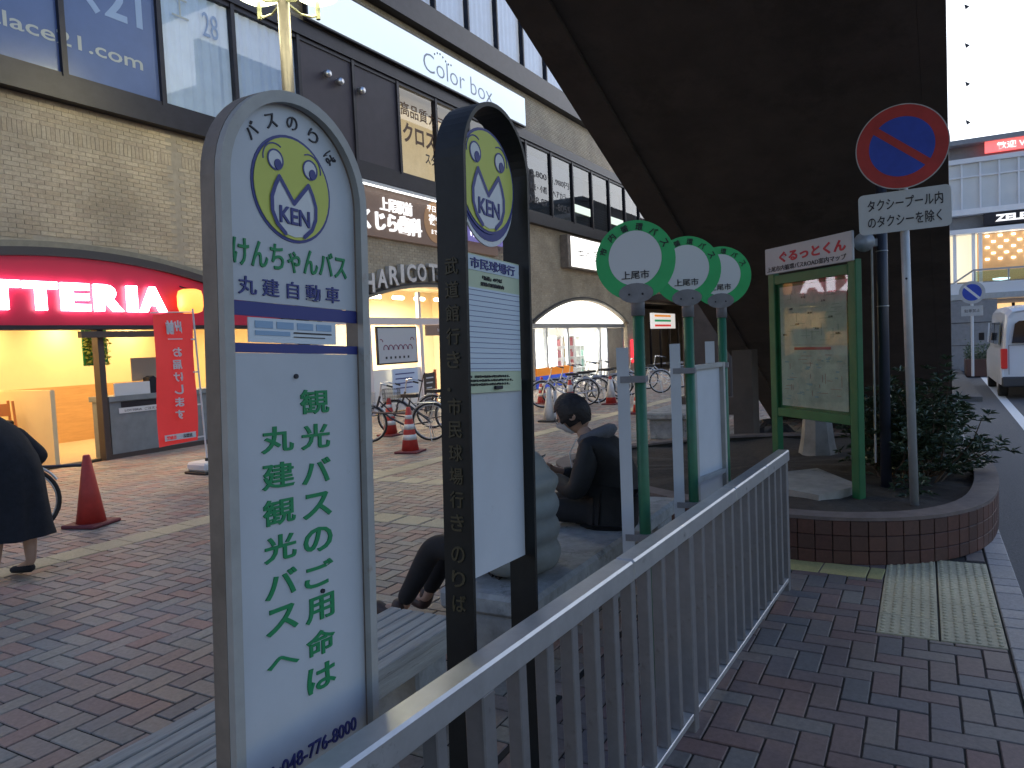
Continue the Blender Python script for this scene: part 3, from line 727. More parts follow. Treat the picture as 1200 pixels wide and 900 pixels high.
MB().box(7.40, 11.3, FY-.02, FY+.45, 0, .94).build('counter_body', m_counter, t, off=o_); MB().box(7.375, 11.35, FY-.06, FY+.50, .945, 1.03).build('counter_top', m_counter, t, off=o_)
MB().box(7.37, 11.32, FY-.03, FY-.021, .0, .08).build('plinth', m_brownp, t, off=o_)
MB().box(7.60, 8.7, FY-.028, FY-.0215, .80, .93).build('recess_strip', m_dark, t, off=o_); MB().box(7.55, 8.65, FY-.036, FY-.029, .74, .83).build('label_strip', m_white, t, off=o_)
text('LOTTERIA  ご注文カウンター', m_ink, t, (7.65, FY-.038, .76), XR, ZU, .9, .045, off=o_)
t = thing('hanging_plant', 'hanging panel of yellow-green artificial leaves behind the brown post', 'plant', (7.9, FY+1.0, 1.6)); pm = MB()
for k in range(260):
    c = Vector((7.9+random.uniform(-.22, .22), FY+1.0+random.uniform(-.05, .05), random.uniform(1.55, 2.15))); u_ = Vector((random.gauss(0, 1), random.gauss(0, 1), random.gauss(0, 1))).normalized()*.045; v_ = u_.orthogonal().normalized()*.02
    pm.add([c-u_, c+v_, c+u_, c-v_], [(0, 1, 2, 3)])
pm.build('leaves', mat('plant_leaf', (.22, .30, .05), .6, var=.3, scale=20), t, off=(7.9, FY+1, 1.6)); MB().box(7.68, 8.12, FY+1.05, FY+1.08, 1.55, 2.2).build('backing', m_gtext, t, off=(7.9, FY+1, 1.6))
t = thing('notice', 'pale grey notice sheet standing on the counter', 'notice', (8.2, FY+.3, 1.03)); MB().box(8.05, 8.75, FY+.30, FY+.32, 1.25, 1.65).build('sheet', mat('kraft', (.35, .27, .2), .8), t, off=(8.2, FY+.3, 1.03)); MB().box(7.55, 8.2, FY+.05, FY+.07, 1.031, 1.24).build('card', m_white, t, off=(8.2, FY+.3, 1.03))
t = thing('bag', 'dark triangular cloth bag slumped on the shop counter', 'bag', (8.6, FY+.15, 1.03)); q = MB(); q.prism([(8.2, 1.03), (8.85, 1.03), (8.8, 1.08), (8.45, 1.22), (8.3, 1.33), (8.22, 1.3)], lambda x, z: (x, FY+.08, z), lambda x, z: (x, FY+.25, z)); q.build('cloth', m_coat, t, off=(8.6, FY+.15, 1.03))
# stacked high chair
t = thing('high_chair', 'orange wooden child high chair standing by the wooden shop wall', 'chair', (6.35, FY+1.2, 0), R(-15))
for x, y in ((-.2, -.2), (.2, -.2), (-.2, .2), (.2, .2)): MB().tube((x, y, 0), (x*.75, y*.75, 1.05), .02, n=6).build('leg', mat('chair_wood', (.5, .2, .06), .5) if (x, y) == (-.2, -.2) else bpy.data.materials['chair_wood'], t)
MB().box(-.17, .17, -.17, .17, .52, .55).build('seat', bpy.data.materials['chair_wood'], t); MB().box(-.17, .17, .14, .17, .8, 1.0).build('backrest', bpy.data.materials['chair_wood'], t)
MB().box(-.18, .18, -.19, -.16, .2, .24).build('rail', bpy.data.materials['chair_wood'], t); MB().bbox(-.15, .15, -.16, .12, .56, .74, .02).build('cushion', m_coat, t)
t = thing('lantern', 'glowing orange drum lantern on the end of the red fascia', 'lantern', (8.82, FY-.35, 2.4)); o_ = (8.82, FY-.35, 2.4)
MB().lathe([(.12, .0), (.19, .03), (.215, .12), (.215, .30), (.19, .39), (.12, .42)], (0, 0, 0), 24).build('shade', e_lant, t, smooth=True)
MB().lathe([(.06, 0), (.09, .002), (.09, .01)], (0, -.0, 0), 16).build('cap', m_dark, t); MB().tube((0, 0, .42), (0, .3, .5), .012).build('bracket', m_dark, t)
# ---- dental sign and shop 1
t = thing('signboard', 'brown dental clinic signboard with white Japanese lettering and a tan circle', 'sign', (16.4, FY-.02, 4.35)); o_ = (16.4, FY-.02, 4.35)
MB().box(13.5, 20.3, FY-.12, FY-.012, 4.35, 5.52).build('board', m_brownsign, t, off=o_); MB().box(13.45, 20.35, FY-.32, FY-.012, 5.525, 5.60).build('light_hood', m_shopw, t, off=o_)
MB().box(13.5, 20.3, FY-.30, FY-.26, 5.50, 5.522).build('light_strip', e_tube, t, off=o_)
e_dl = emis('sign_letters', (1, .97, .95), .7)
text('上尾駅前', e_dl, t, (14.55, FY-.15, 5.0), XR, ZU, 1.3, .34, ext=.02, bold=.008, off=o_); text('くじら歯科', e_dl, t, (13.85, FY-.16, 4.50), XR, ZU, 2.35, .47, ext=.03, bold=.02, off=o_)
tan = mat('tan', (.36, .20, .10), .6, emit=(.4, .22, .1), es=.2)
MB().tube((16.95, FY-.125, 4.98), (16.95, FY-.13, 4.98), .55, n=36).build('disc', tan, t, off=o_)
text('平日', e_dl, t, (16.55, FY-.134, 5.25), XR, ZU, .4, .16, off=o_, bold=.02); text('夜9時', e_dl, t, (16.6, FY-.136, 4.9), XR, ZU, .8, .3, off=o_, bold=.03); text('まで診療', e_dl, t, (16.7, FY-.134, 4.65), XR, ZU, .55, .14, off=o_, bold=.02)
t = thing('neon_sign', 'purple glowing lettering seen through the black bus stop frame', 'sign', (19.8, FY-.4, 4.7)); o_ = (19.8, FY-.4, 4.7)
MB().box(18.2, 20.9, FY-.36, FY-.34, 4.60, 5.35).build('board', mat('purple_board', (.06, .05, .14), .5, emit=(.16, .14, .42), es=.5), t, off=o_)
text('げんき口内科', emis('neon', (.75, .7, 1), 1.6), t, (18.3, FY-.375, 4.72), XR, ZU, 2.5, .42, off=o_, bold=.02)
t = thing('letter_sign', 'row of standing grey metal capital letters HARICOTS above the shop arch', 'sign', (17, FY-.1, 3.3)); o_ = (17, FY-.1, 3.3)
A1 = arches[1]
for k, ch in enumerate('HARICOTS'):
    x = 13.78+(0, .50, .97, 1.44, 1.70, 2.16, 2.68, 3.12)[k]; z = az(x+.15, A1)+.16
    text(ch, m_alu, t, (x, FY-.10, z), XR, ZU, .40 if ch != 'I' else .14, .46, name='letter', ext=.06, bold=.03, off=o_)
room(12.4, 21.6, 3.4, 3.5, mat('shop_cream', (.75, .66, .48), .8), None)
lamp(15, FY+1.2, 3.2, 1.5, 230, (1, .78, .48)); lamp(18.7, FY+1.2, 3.2, 1.5, 230, (1, .82, .55))
m_pinkw = mat('pink_white', (.70, .62, .60), .5)
fr = MB(); fr.box(12.4, 21.6, FY+.1, FY+.2, 2.22, 2.40)
for x in (12.5, 14.15, 16.3, 18.6, 20.8): fr.box(x-.07, x+.07, FY+.08, FY+.22, 0, 2.215)
for x in (16.3, 18.6): fr.box(x-.05, x+.05, FY+.10, FY+.2, 2.405, 3.1)
bp(fr, 'shop_front_frame', m_pinkw)
for x0, x1 in ((12.57, 14.08), (16.37, 18.53), (18.67, 20.73)): bp(MB().box(x0, x1, FY+.14, FY+.146, .02, 2.2), 'pane', m_glass)
bp(MB().box(14.22, 16.23, FY+.13, FY+.16, .02, 1.1), 'pane', m_shopw)
for k in range(9): bp(MB().tube((12.8+k*.95, FY+.45, 2.95), (13.2+k*.95, FY+.45, 2.95), .05, n=8), 'tube_lamp', e_down)
t = thing('poster_panel', 'pale framed poster with a row of small looped figures in the bright shop front', 'poster', (15.15, FY+.05, 1.25)); o_ = (15.15, FY+.05, 1.25)
MB().box(14.33, 15.97, FY+.0, FY+.05, 1.22, 2.17).build('frame', m_dark, t, off=o_); MB().box(14.37, 15.93, FY-.008, FY-.002, 1.26, 2.13).build('sheet', mat('poster_grey', (.45, .47, .5), .6), t, off=o_)
q = MB()
for k in range(6): q.ring((14.65+k*.2, FY-.010, 1.62), (0, 1, 0), .085, .014, N=14, n=4, a0=-.4, a1=math.pi+.4)
q.ring((15.75, FY-.01, 1.82), (0, 1, 0), .07, .012, N=12, n=4, a0=0, a1=math.pi); q.ring((14.47, FY-.01, 1.78), (0, 1, 0), .07, .012, N=12, n=4, a0=1, a1=math.pi)
q.build('figures', mat('plum', (.2, .06, .1), .6), t, off=o_)
q = MB()
for k in range(6): q.box(14.62+k*.18, 14.69+k*.18, FY-.011, FY-.009, 1.36, 1.42)
q.build('dots', m_ink, t, off=o_)
t = thing('notice', 'light blue and white notice board leaning below the framed poster', 'notice', (15.3, FY-.05, .5)); o_ = (15.3, FY-.05, .5)
MB().box(14.8, 15.85, FY-.06, FY-.03, .45, 1.1).build('sheet', mat('pale_blue', (.5, .6, .75), .6), t, off=o_)
q = MB()
for r_ in range(4): q.box(14.9, 15.7-.1*(r_ % 2), FY-.064, FY-.061, .95-r_*.12, .98-r_*.12)
q.build('print_lines', m_navy, t, off=o_)
t = thing('notice', 'narrow white notice with three stacked characters on the shop front post', 'notice', (13.75, FY, .5)); o_ = (13.75, FY, .5)
MB().box(13.55, 13.98, FY+.05, FY+.07, .55, 1.85).build('sheet', m_white, t, off=o_)
for k, ch in enumerate('竹んし'): text(ch, m_navy, t, (13.67, FY+.045, 1.5-k*.4), XR, ZU, .2, .24, off=o_)
t = thing('notice', 'small brown hanging shop sign with one pale line of print', 'notice', (16.9, FY, 2.1)); o_ = (16.9, FY, 2.1)
MB().box(16.42, 18.45, FY+.0, FY+.04, 1.92, 2.21).build('board', m_brownsign, t, off=o_); text('hair salon', m_white, t, (16.95, FY-.004, 2.03), XR, ZU, .5, .09, off=o_)
t = thing('menu_board', 'black easel menu board with an orange side strip by the shop door', 'board', (14.9, 10.6, 0), R(10))
MB().box(-.28, .28, -.02, .02, .05, .98).build('board', m_bikeb, t)
MB().box(.30, .38, -.02, .02, .05, 1.05).build('side_strip', mat('orange_strip', (.6, .15, .05), .6), t)
for x in (-.25, .25): MB().tube((x, 0, 0), (x, .0, 1.0), .015, n=6).build('leg', m_bark, t); MB().tube((x, .3, 0), (x, .03, .95), .015, n=6).build('leg', m_bark, t)
q = MB()
for r_ in range(6): q.box(-.22, .18-.05*(r_ % 3), -.024, -.021, .85-r_*.12, .88-r_*.12)
q.build('chalk_lines', m_white, t)
# ---- pharmacy sign and shop 2
t = thing('signboard', 'glowing white pharmacy signboard with black Japanese lettering under the windows', 'sign', (27.6, FY-.05, 4.3)); o_ = (27.6, FY-.05, 4.3)
MB().box(25.12, 31.6, FY-.32, FY-.012, 4.32, 5.52).build('case', m_side, t, off=o_); MB().box(25.40, 31.58, FY-.335, FY-.322, 4.37, 5.48).build('face', e_shop, t, off=o_)
text('キヘ薬局', m_ink, t, (25.95, FY-.345, 4.62), XR, ZU, 2.9, .5, off=o_, bold=-.005); text('処方せん', m_ink, t, (29.2, FY-.345, 4.62), XR, ZU, 1.5, .26, off=o_, bold=-.01)
A2 = arches[2]
room(22.8, 31.8, 3.4, 3.5, m_shopw, None, mf=mat('pale_floor', (.55, .53, .5), .5))
lamp(25, FY+1.2, 2.05, 1.5, 240, (1, .93, .8)); lamp(29, FY+1.2, 2.05, 1.5, 240, (1, .93, .8))
tp = [(A2[0]-A2[1]+2*A2[1]*k/n) for k in range(n+1)]
poly = [(x, (az(x, A2) or A2[2])-.02) for x in tp[1:-1]]
MB().prism(poly+[(poly[-1][0], 2.27), (poly[0][0], 2.27)], lambda x, z: (x, FY+.10, z), lambda x, z: (x, FY+.16, z)).build('fanlight', e_arch, B, off=BO)
ft('キヘ薬局　トーキョー', 24.9, 2.5, 5.2, .35, m_pinkw, y=FY+.09, bold=-.01)
fr = MB(); fr.box(22.8, 31.8, FY+.08, FY+.2, 2.10, 2.265)
for x in (22.9, 23.9, 25.7, 28.9, 29.7, 31.6): fr.box(x-.06, x+.06, FY+.08, FY+.2, 0, 2.095)
bp(fr, 'shop_front_frame', m_alu)
for x0, x1 in ((22.96, 23.84), (23.96, 25.64), (25.76, 28.84), (28.96, 29.64)): bp(MB().box(x0, x1, FY+.13, FY+.136, .02, 2.09), 'pane', m_glass)
bp(MB().box(29.76, 31.54, FY+.12, FY+.16, .02, 2.09), 'panel', m_wbrick)
t = thing('signboard', 'orange over blue striped counter board inside the pharmacy window', 'sign', (24.2, FY, 0)); o_ = (24.2, FY, 0)
MB().box(22.85, 25.9, FY+.02, FY+.06, .42, .70).build('orange_band', mat('orange', (.75, .22, .02), .5, emit=(.8, .25, .02), es=.25), t, off=o_); MB().box(22.85, 25.9, FY+.02, FY+.06, .0, .418).build('blue_band', mat('blue', (.03, .08, .5), .5, emit=(.03, .1, .6), es=.25), t, off=o_)
goods = [(26.2, .5, (.7, .25, .25)), (26.8, .45, (.75, .5, .2)), (27.4, .5, (.6, .15, .15)), (28.0, .5, (.7, .68, .6)), (28.5, .4, (.3, .5, .4))]
for k, (x, w, c) in enumerate(goods):
    t = thing('shelf_unit', ['pink stocked shelf unit', 'amber stocked shelf unit', 'red stocked shelf unit', 'cream stocked shelf unit', 'green stocked shelf unit'][k]+' inside the pharmacy door', 'shelf', (x, FY+1.0, 0))
    MB().box(-.02, 0, -.2, .2, 0, 1.8).build('side_panel', m_shopw, t); MB().box(w-.04, w-.02, -.2, .2, 0, 1.8).build('side_panel', m_shopw, t)
    for z in (.05, .5, .95, 1.4, 1.79): MB().box(0, w-.04, -.2, .2, z, z+.02).build('shelf', m_shopw, t)
    g = MB()
    for z in (.07, .52, .97, 1.42):
        for q in range(4): h = random.uniform(.18, .34); g.box(.02+q*(w-.08)/4, .0+(q+.85)*(w-.08)/4+.01, -.15, .1, z, z+h)
    g.build('boxes', mat('goods', c, .6, var=.2, scale=20), t)
t = thing('vertical_sign', 'narrow glowing red vertical sign on the wall beside the pharmacy arch', 'sign', (32.4, FY-.1, .4)); MB().bbox(-.17, .17, -.08, .08, .1, 1.15, .03).build('face', emis('red_lit', (1, .04, .06), 1.1, (.6, .05, .05)), t)
MB().box(-.03, .03, .08, .13, .2, 1.1).build('bracket', m_dark, t)
# passage beyond
cn = MB(); cn.box(34, 46, 6.5, FY-.01, 3.35, 3.6); bp(cn, 'canopy', m_soffit)
for x in (35.0, 38.2): bp(MB().box(x, x+2.4, 8.6, 8.8, 3.30, 3.34), 'tube_lamp', e_tube)
bp(MB().box(34.0, 46, FY+2.5, FY+2.6, 0, 3.3), 'passage_wall', m_mortar); bp(MB().box(33.95, 34, FY, FY+2.5, 0, 3.3), 'passage_wall', m_mortar)
t = thing('signboard', 'lit convenience store sign with orange, green and red stripes deep under the canopy', 'sign', (36.3, FY-.3, 2)); o_ = (36.3, FY-.3, 2)
MB().box(34.6, 38.4, FY-.3, FY-.2, 2.02, 2.78).build('face', emis('dim_white', (1, .95, .9), .45), t, off=o_)
for k, (c, z) in enumerate((((.9, .3, .05), 2.6), ((.02, .3, .12), 2.36), ((.8, .05, .05), 2.12))): MB().box(35.0, 37.6, FY-.31, FY-.302, z, z+.1).build('stripe', emis('st'+str(k), c, .5, c), t, off=o_)
w_ = MB()
for k in range(5): w_.box(34.6+k*1.6, 34.68+k*1.6, FY+.3, FY+.4, 0, 2.4)
bp(w_, 'door_frame', m_dark); lamp(37, FY+1.2, 3.2, 1.5, 14, (1, .8, .55))

# ================================================================== STAIR OVERPASS
sx0, sx1 = -.6, 14.2; sl_k = .412
def sz(x): return sl_k*(14.2-x)
T = thing('overpass_stair', 'huge dark concrete stair of the footbridge descending over the sidewalk', 'stairs', (7, 1.1, 0)); o_ = (7, 1.1, 0)
YA, YB = 2.46, -.02
def yb(x): return .173-.029*x
s = MB()
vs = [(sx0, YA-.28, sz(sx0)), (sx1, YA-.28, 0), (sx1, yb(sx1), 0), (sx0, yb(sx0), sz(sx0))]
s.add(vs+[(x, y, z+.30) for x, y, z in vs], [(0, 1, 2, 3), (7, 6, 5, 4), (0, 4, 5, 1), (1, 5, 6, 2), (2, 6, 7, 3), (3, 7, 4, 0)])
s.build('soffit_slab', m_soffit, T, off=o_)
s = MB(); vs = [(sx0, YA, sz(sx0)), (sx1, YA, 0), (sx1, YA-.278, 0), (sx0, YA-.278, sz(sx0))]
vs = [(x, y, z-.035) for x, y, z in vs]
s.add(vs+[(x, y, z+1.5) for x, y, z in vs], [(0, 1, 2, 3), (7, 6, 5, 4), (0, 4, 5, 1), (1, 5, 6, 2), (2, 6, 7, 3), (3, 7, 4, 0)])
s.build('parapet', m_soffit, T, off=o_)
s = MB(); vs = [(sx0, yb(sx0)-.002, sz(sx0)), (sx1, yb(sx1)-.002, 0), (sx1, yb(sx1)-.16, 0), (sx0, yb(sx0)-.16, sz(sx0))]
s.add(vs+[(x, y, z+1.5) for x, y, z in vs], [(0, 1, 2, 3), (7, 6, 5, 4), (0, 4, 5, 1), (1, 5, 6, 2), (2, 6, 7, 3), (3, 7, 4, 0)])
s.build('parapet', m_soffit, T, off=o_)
for k in range(36):
    x = sx1-.4*k-.4; MB().box(x, x+.4, yb(x)+.003, YA-.28, sz(x+.4)+.305, sz(x)+.32).build('step', m_conc, T, off=o_)
MB().box(-9, sx0-.005, -6, YA, 6.15, 6.6).build('deck', m_soffit, T, off=o_); MB().box(sx0, 2.6, -6, -.3, 6.15, 6.6).build('deck', m_soffit, T, off=o_)  # unseen deck, widened towards the road to shade sign, railing and sidewalk
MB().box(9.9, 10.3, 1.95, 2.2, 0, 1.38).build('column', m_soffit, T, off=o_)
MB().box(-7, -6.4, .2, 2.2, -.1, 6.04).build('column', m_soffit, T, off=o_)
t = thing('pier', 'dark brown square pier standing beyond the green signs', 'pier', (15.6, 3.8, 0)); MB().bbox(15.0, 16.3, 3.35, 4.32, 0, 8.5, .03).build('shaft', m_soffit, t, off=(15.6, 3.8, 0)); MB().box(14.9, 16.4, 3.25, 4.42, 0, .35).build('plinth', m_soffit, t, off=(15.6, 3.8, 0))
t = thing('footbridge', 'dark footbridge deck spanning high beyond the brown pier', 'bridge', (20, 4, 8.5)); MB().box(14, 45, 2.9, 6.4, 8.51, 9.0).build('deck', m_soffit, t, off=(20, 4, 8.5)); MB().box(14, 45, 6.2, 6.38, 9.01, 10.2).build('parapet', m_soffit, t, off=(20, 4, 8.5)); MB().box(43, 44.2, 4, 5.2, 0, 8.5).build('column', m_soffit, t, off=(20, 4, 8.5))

# ================================================================== PAVING
PL = [(6.75, 3.2), (6.1, 2.4), (5.62, 1.6), (5.42, 1.0), (5.42, .44), (5.66, -.04), (6.15, -.36), (6.9, -.50), (7.9, -.53), (8.8, -.45), (9.5, -.15), (9.9, .4), (9.8, 1.6), (9.2, 2.6), (8.2, 3.3), (7.3, 3.5)]
def inpoly(x, y, P=PL):
    c = False; j = len(P)-1
    for i in range(len(P)):
        if (P[i][1] > y) != (P[j][1] > y) and x < (P[j][0]-P[i][0])*(y-P[i][1])/(P[j][1]-P[i][1])+P[i][0]: c = not c
        j = i
    return c
def ok_side(x, y): return not inpoly(x, y)
def ok_plaza(x, y):
    p = pix(x, y); return not inpoly(x, y) and p is not None and -60 < p[0] < 1084
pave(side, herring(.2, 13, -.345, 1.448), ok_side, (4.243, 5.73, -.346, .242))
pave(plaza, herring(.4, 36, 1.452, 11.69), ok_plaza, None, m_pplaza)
# tactile tiles (5 x 2) with raised dots
for i in range(5):
    for j, (ya, yb_) in enumerate(((-.047, .240), (-.343, -.055))):
        if i == 4 and j == 0: pass
        x0 = 4.245+.296*i; w = .29
        m_ = MB(); m_.bbox(-w/2, w/2, -w/2+.003, w/2-.003, -.02, .003, .003); o = m_.build('tactile_tile', m_tile, side); o.location = (x0+.147, (ya+yb_)/2, 0)
        dm = MB()
        for a_ in range(6):
            for b_ in range(6):
                cx, cy = -.1175+.047*a_, -.1175+.047*b_
                dm.lathe([(.013, .004), (.011, .007), (.007, .009)], (cx, cy, 0), 8)
        dm.build('dots', m_tile, o)
m_tiley = rand_mat('flat_yellow_tile', [(.52, .45, .19), (.46, .41, .18), (.56, .48, .22)], .65, .4, 50)
for ya, yc in ((.245, .335), (.34, .62), (.625, .93)):
    o = MB().bbox(-.115, .115, -(yc-ya)/2+.002, (yc-ya)/2-.002, -.02, .0045, .003).build('yellow_tile', m_tiley, side); o.location = (5.275+.02*(ya+yc-.5), (ya+yc)/2, 0); o.rotation_euler = (0, 0, R(-3))
y0 = .2; x = .2; k = 0
while x < 9:
    L = (.29, .145, .145)[k % 3]; o = MB().bbox(x+.003, x+L-.003, -.485, -.350, -.14, .006+random.uniform(-.001, .001), .006).build('kerb_stone', m_kerb, side); x += L; k += 1
MB().box(9, 19, -.485, -.348, -.14, .002).build('kerb_strip', m_kerb, side)
MB().box(19, 60, -1.1, 1.45, -.14, -.01).build('far_pavement', m_asph, side)
# yellow guide lines on the plaza (tiles 30 cm)
def guide(p0, p1, w=.29):
    p0, p1 = Vector((*p0, 0)), Vector((*p1, 0)); L = (p1-p0).length; n_ = int(L/.3); a = math.atan2(p1.y-p0.y, p1.x-p0.x)
    b = MB().bbox(-.147, .147, -w/2, w/2, -.015, .005, .003); me = None
    for k in range(n_):
        c = p0+(p1-p0)*((k+.5)/n_)
        if me is None: o = b.build('guide_tile', m_tile, plaza); me = o.data
        else: o = bpy.data.objects.new('guide_tile', me); COL.objects.link(o); o.parent = plaza
        o.location = (c.x, c.y, random.uniform(-.0008, .0008)); o.rotation_euler = (0, 0, a)
guide((1.9, 6.33), (20, 5.62)); guide((5.47, 2.7), (5.52, 5.98)); guide((7.15, 4.2), (7.2, 5.93)); guide((14.7, 5.95), (14.95, 8.6))
# ================================================================== PLANTER
T = thing('planter', 'low curved planter of dark red brick with a concrete rim at the stair foot', 'planter', (7, 1, 0)); o_ = (7, 1, 0)
# smooth outline
def smooth(P, n_=8):
    out = []; N = len(P)
    for i in range(N):
        p0, p1, p2, p3 = (Vector((*P[(i+q) % N], 0)) for q in (-1, 0, 1, 2))
        for k in range(n_):
            t_ = k/n_; out.append(.5*((2*p1)+(-p0+p2)*t_+(2*p0-5*p1+4*p2-p3)*t_**2+(-p0+3*p1-3*p2+p3)*t_**3))
    return out
OUT = smooth(PL)
cen = Vector((7.6, 1.4, 0))
lens = [0]
for i in range(len(OUT)): lens.append(lens[-1]+(OUT[(i+1) % len(OUT)]-OUT[i]).length)
def along(s_):
    s_ %= lens[-1]
    for i in range(len(OUT)):
        if lens[i+1] >= s_:
            p, q = OUT[i], OUT[(i+1) % len(OUT)]; t_ = (s_-lens[i])/max(lens[i+1]-lens[i], 1e-6); d_ = (q-p).normalized()
            return p.lerp(q, t_), d_
nb = int(lens[-1]/.112); st = lens[-1]/nb
inn = []
for p, d_ in (along(k*lens[-1]/90) for k in range(90)):
    nrm = Vector((d_.y, -d_.x, 0)); nrm = nrm if nrm.dot(p-cen) < 0 else -nrm; inn.append((p, nrm))
def ringwall(o0, o1, z0, z1):
    m_ = MB(); N = len(inn); vs = []
    for p, q in inn:
        a, b = p+q*o0, p+q*o1; vs += [(a.x, a.y, z0), (a.x, a.y, z1), (b.x, b.y, z1), (b.x, b.y, z0)]
    fs = []
    for i in range(N):
        j = (i+1) % N
        for k in range(4): l = (k+1) % 4; fs.append((i*4+k, j*4+k, j*4+l, i*4+l))
    return m_.add(vs, fs)
ringwall(.012, .13, -.05, .30).build('wall_core', m_joint, T, off=o_)
ringwall(-.004, .17, .301, .325).build('rim', mat('rim_stone', (.15, .115, .105), .75, var=.3, scale=9, bump=.4), T, off=o_)
rows = ((.003, .093), (.097, .196), (.200, .298))
for z0, z1 in rows:
    cm = None
    for k in range(nb):
        p, d_ = along(k*st+st/2)
        if p.x > 8.9 or p.y > 2.8: continue
        nrm = Vector((d_.y, -d_.x, 0)); nrm = nrm if nrm.dot(p-cen) < 0 else -nrm
        if cm is None: o = MB().bbox(-st/2+.003, st/2-.003, -.02, .02, z0, z1, .003).build('brick', m_rbrick, T); cm = o.data
        else: o = bpy.data.objects.new('brick', cm); COL.objects.link(o); o.parent = T
        o.location = (p.x+nrm.x*.02-o_[0], p.y+nrm.y*.02-o_[1], 0); o.rotation_euler = (0, 0, math.atan2(d_.y, d_.x))
m_ = MB(); m_.add([(p.x+q.x*.13, p.y+q.y*.13, .27+.02*math.sin(i)) for i, (p, q) in enumerate(inn)]+[(7.6, 1.4, .3)], [(i, (i+1) % 90, 90) for i in range(90)])
m_.build('soil', mat('soil', (.05, .038, .03), .95, var=.4, scale=14, bump=.8), T, off=o_)
slp = [(6.85, 1.25), (7.25, .87), (6.52, .46), (6.05, .72), (6.3, 1.1)]
t = thing('paving_slab', 'flat pale stone slab lying in the planter at the foot of the map board', 'slab', (6.6, .9, .27)); MB().prism(slp, lambda x, y: (x, y, .26), lambda x, y: (x, y, .335)).build('slab', m_conc, t, off=(6.6, .9, .27))
t = thing('stump', 'pale concrete stub post behind the legs of the map board', 'post', (8.4, 1.0, .27)); MB().lathe([(.20, .0), (.17, .15), (.13, .5), (.12, .62)], (0, 0, 0), 8).build('shaft', m_conc, t); MB().lathe([(.11, .62), (.10, .66)], (0, 0, 0), 8).build('cap', m_conc, t)
# loose litter boxes (dark pile) in the sliver under the stair
t = thing('sack', 'dark crumpled sack on the ground under the foot of the stair', 'bag', (10.6, 1.9, 0)); m_ = MB(); m_.lathe([(.25, 0), (.38, .08), (.36, .2), (.22, .32), (.06, .38)], (0, 0, 0), 12); o = m_.build('cloth', mat('sack', (.03, .028, .03), .4, var=.5, scale=9, bump=1), t)
for v in o.data.vertices: v.co.x *= 1+random.uniform(-.2, .2); v.co.y *= 1+random.uniform(-.2, .2); v.co.z *= random.uniform(.8, 1.1)
# ---- bush
T = thing('bush', 'spiky dark green bush overhanging the planter rim beside the road', 'bush', (7.5, .1, .27)); o_ = (7.5, .1, .27)
st_ = MB(); lv = MB(); tips = []
for k in range(95):
    a = random.uniform(0, 2*math.pi); el = random.uniform(.25, 1.45); L = random.uniform(.48, .88)
    base = Vector((7.5+random.uniform(-.5, .6), .12+random.uniform(-.22, .25), .27)); d_ = Vector((math.cos(a)*math.cos(el)*1.0, math.sin(a)*math.cos(el)*.8, math.sin(el)))
    p = base
    for s_ in range(4):
        q = p+d_*L/4+Vector((random.gauss(0, .03), random.gauss(0, .03), random.gauss(0, .02))); st_.tube(p, q, .011-.002*s_, .009-.002*s_, n=5, cap=False); p = q
        if s_ > 0: tips.append((p.copy(), d_.copy(), s_))
st_.build('stems', m_bark, T, off=o_)
for p, d_, s_ in tips:
    for r_ in range(4):
        c = p+Vector((random.gauss(0, .07), random.gauss(0, .06), random.gauss(0, .06)))
        for k in range(17):
            a = random.uniform(0, 6.28); t_ = Vector((math.cos(a), math.sin(a), random.uniform(-.25, .75)))+d_*.5; t_.normalize(); L = random.uniform(.045, .095); w = L*.13
            s2 = t_.cross(Vector((random.gauss(0, .5), random.gauss(0, .5), 1))).normalized()*w; dr = Vector((0, 0, -.012))
            lv.add([c, c+t_*L*.5+s2, c+t_*L+dr*1.5, c+t_*L*.5-s2], [(0, 1, 2, 3)])
lv.build('foliage', rand_mat('leaf', [(.035, .06, .03), (.06, .095, .045), (.045, .07, .045), (.10, .13, .07)], .45, .1, 30), T, off=o_)

# ================================================================== RAILING
T = thing('railing', 'brushed metal handrail fence with flat upright bars along the sidewalk edge', 'railing', (2.6, .87, 0)); o_ = (2.6, .87, 0)
def ry(x): return .975-.043*x
segs = [(.15, 1.42), (1.42, 2.90), (2.90, 4.78)]
ang = -math.atan(.043)
def rbox(name, x0, x1, hy, z0, z1, m, b=.006):
    L = (x1-x0); xm = (x0+x1)/2; o = MB().bbox(-L/2, L/2, -hy, hy, z0, z1, b).build(name, m, T); o.location = (xm-o_[0], ry(xm)-o_[1], 0); o.rotation_euler = (0, 0, ang); return o
for x0, x1 in ((.0, 2.28), (2.2825, 3.55), (3.5525, 4.18), (4.1825, 4.79)): rbox('handrail', x0, x1, .036, .802, .872, m_alu, .007)
for x0, x1 in segs: rbox('bottom_rail', x0+.03, x1-.03, .024, .055, .082, m_alu, .003)
bar = None
for x0, x1 in segs:
    n_ = round((x1-x0-.06)/.148); 
    for k in range(1, n_):
        x = x0+.02+(x1-x0-.04)*k/n_
        if bar is None: o = rbox('baluster', x-.018, x+.018, .021, .083, .801, m_alud, .003); bar = o.data
        else: o = bpy.data.objects.new('baluster', bar); COL.objects.link(o); o.parent = T; o.location = (x-o_[0], ry(x)-o_[1], 0); o.rotation_euler = (0, 0, ang)
for x in (.15, 1.42, 2.90, 4.76): rbox('post', x-.026, x+.026, .027, -.01, .801, m_alud, .004)
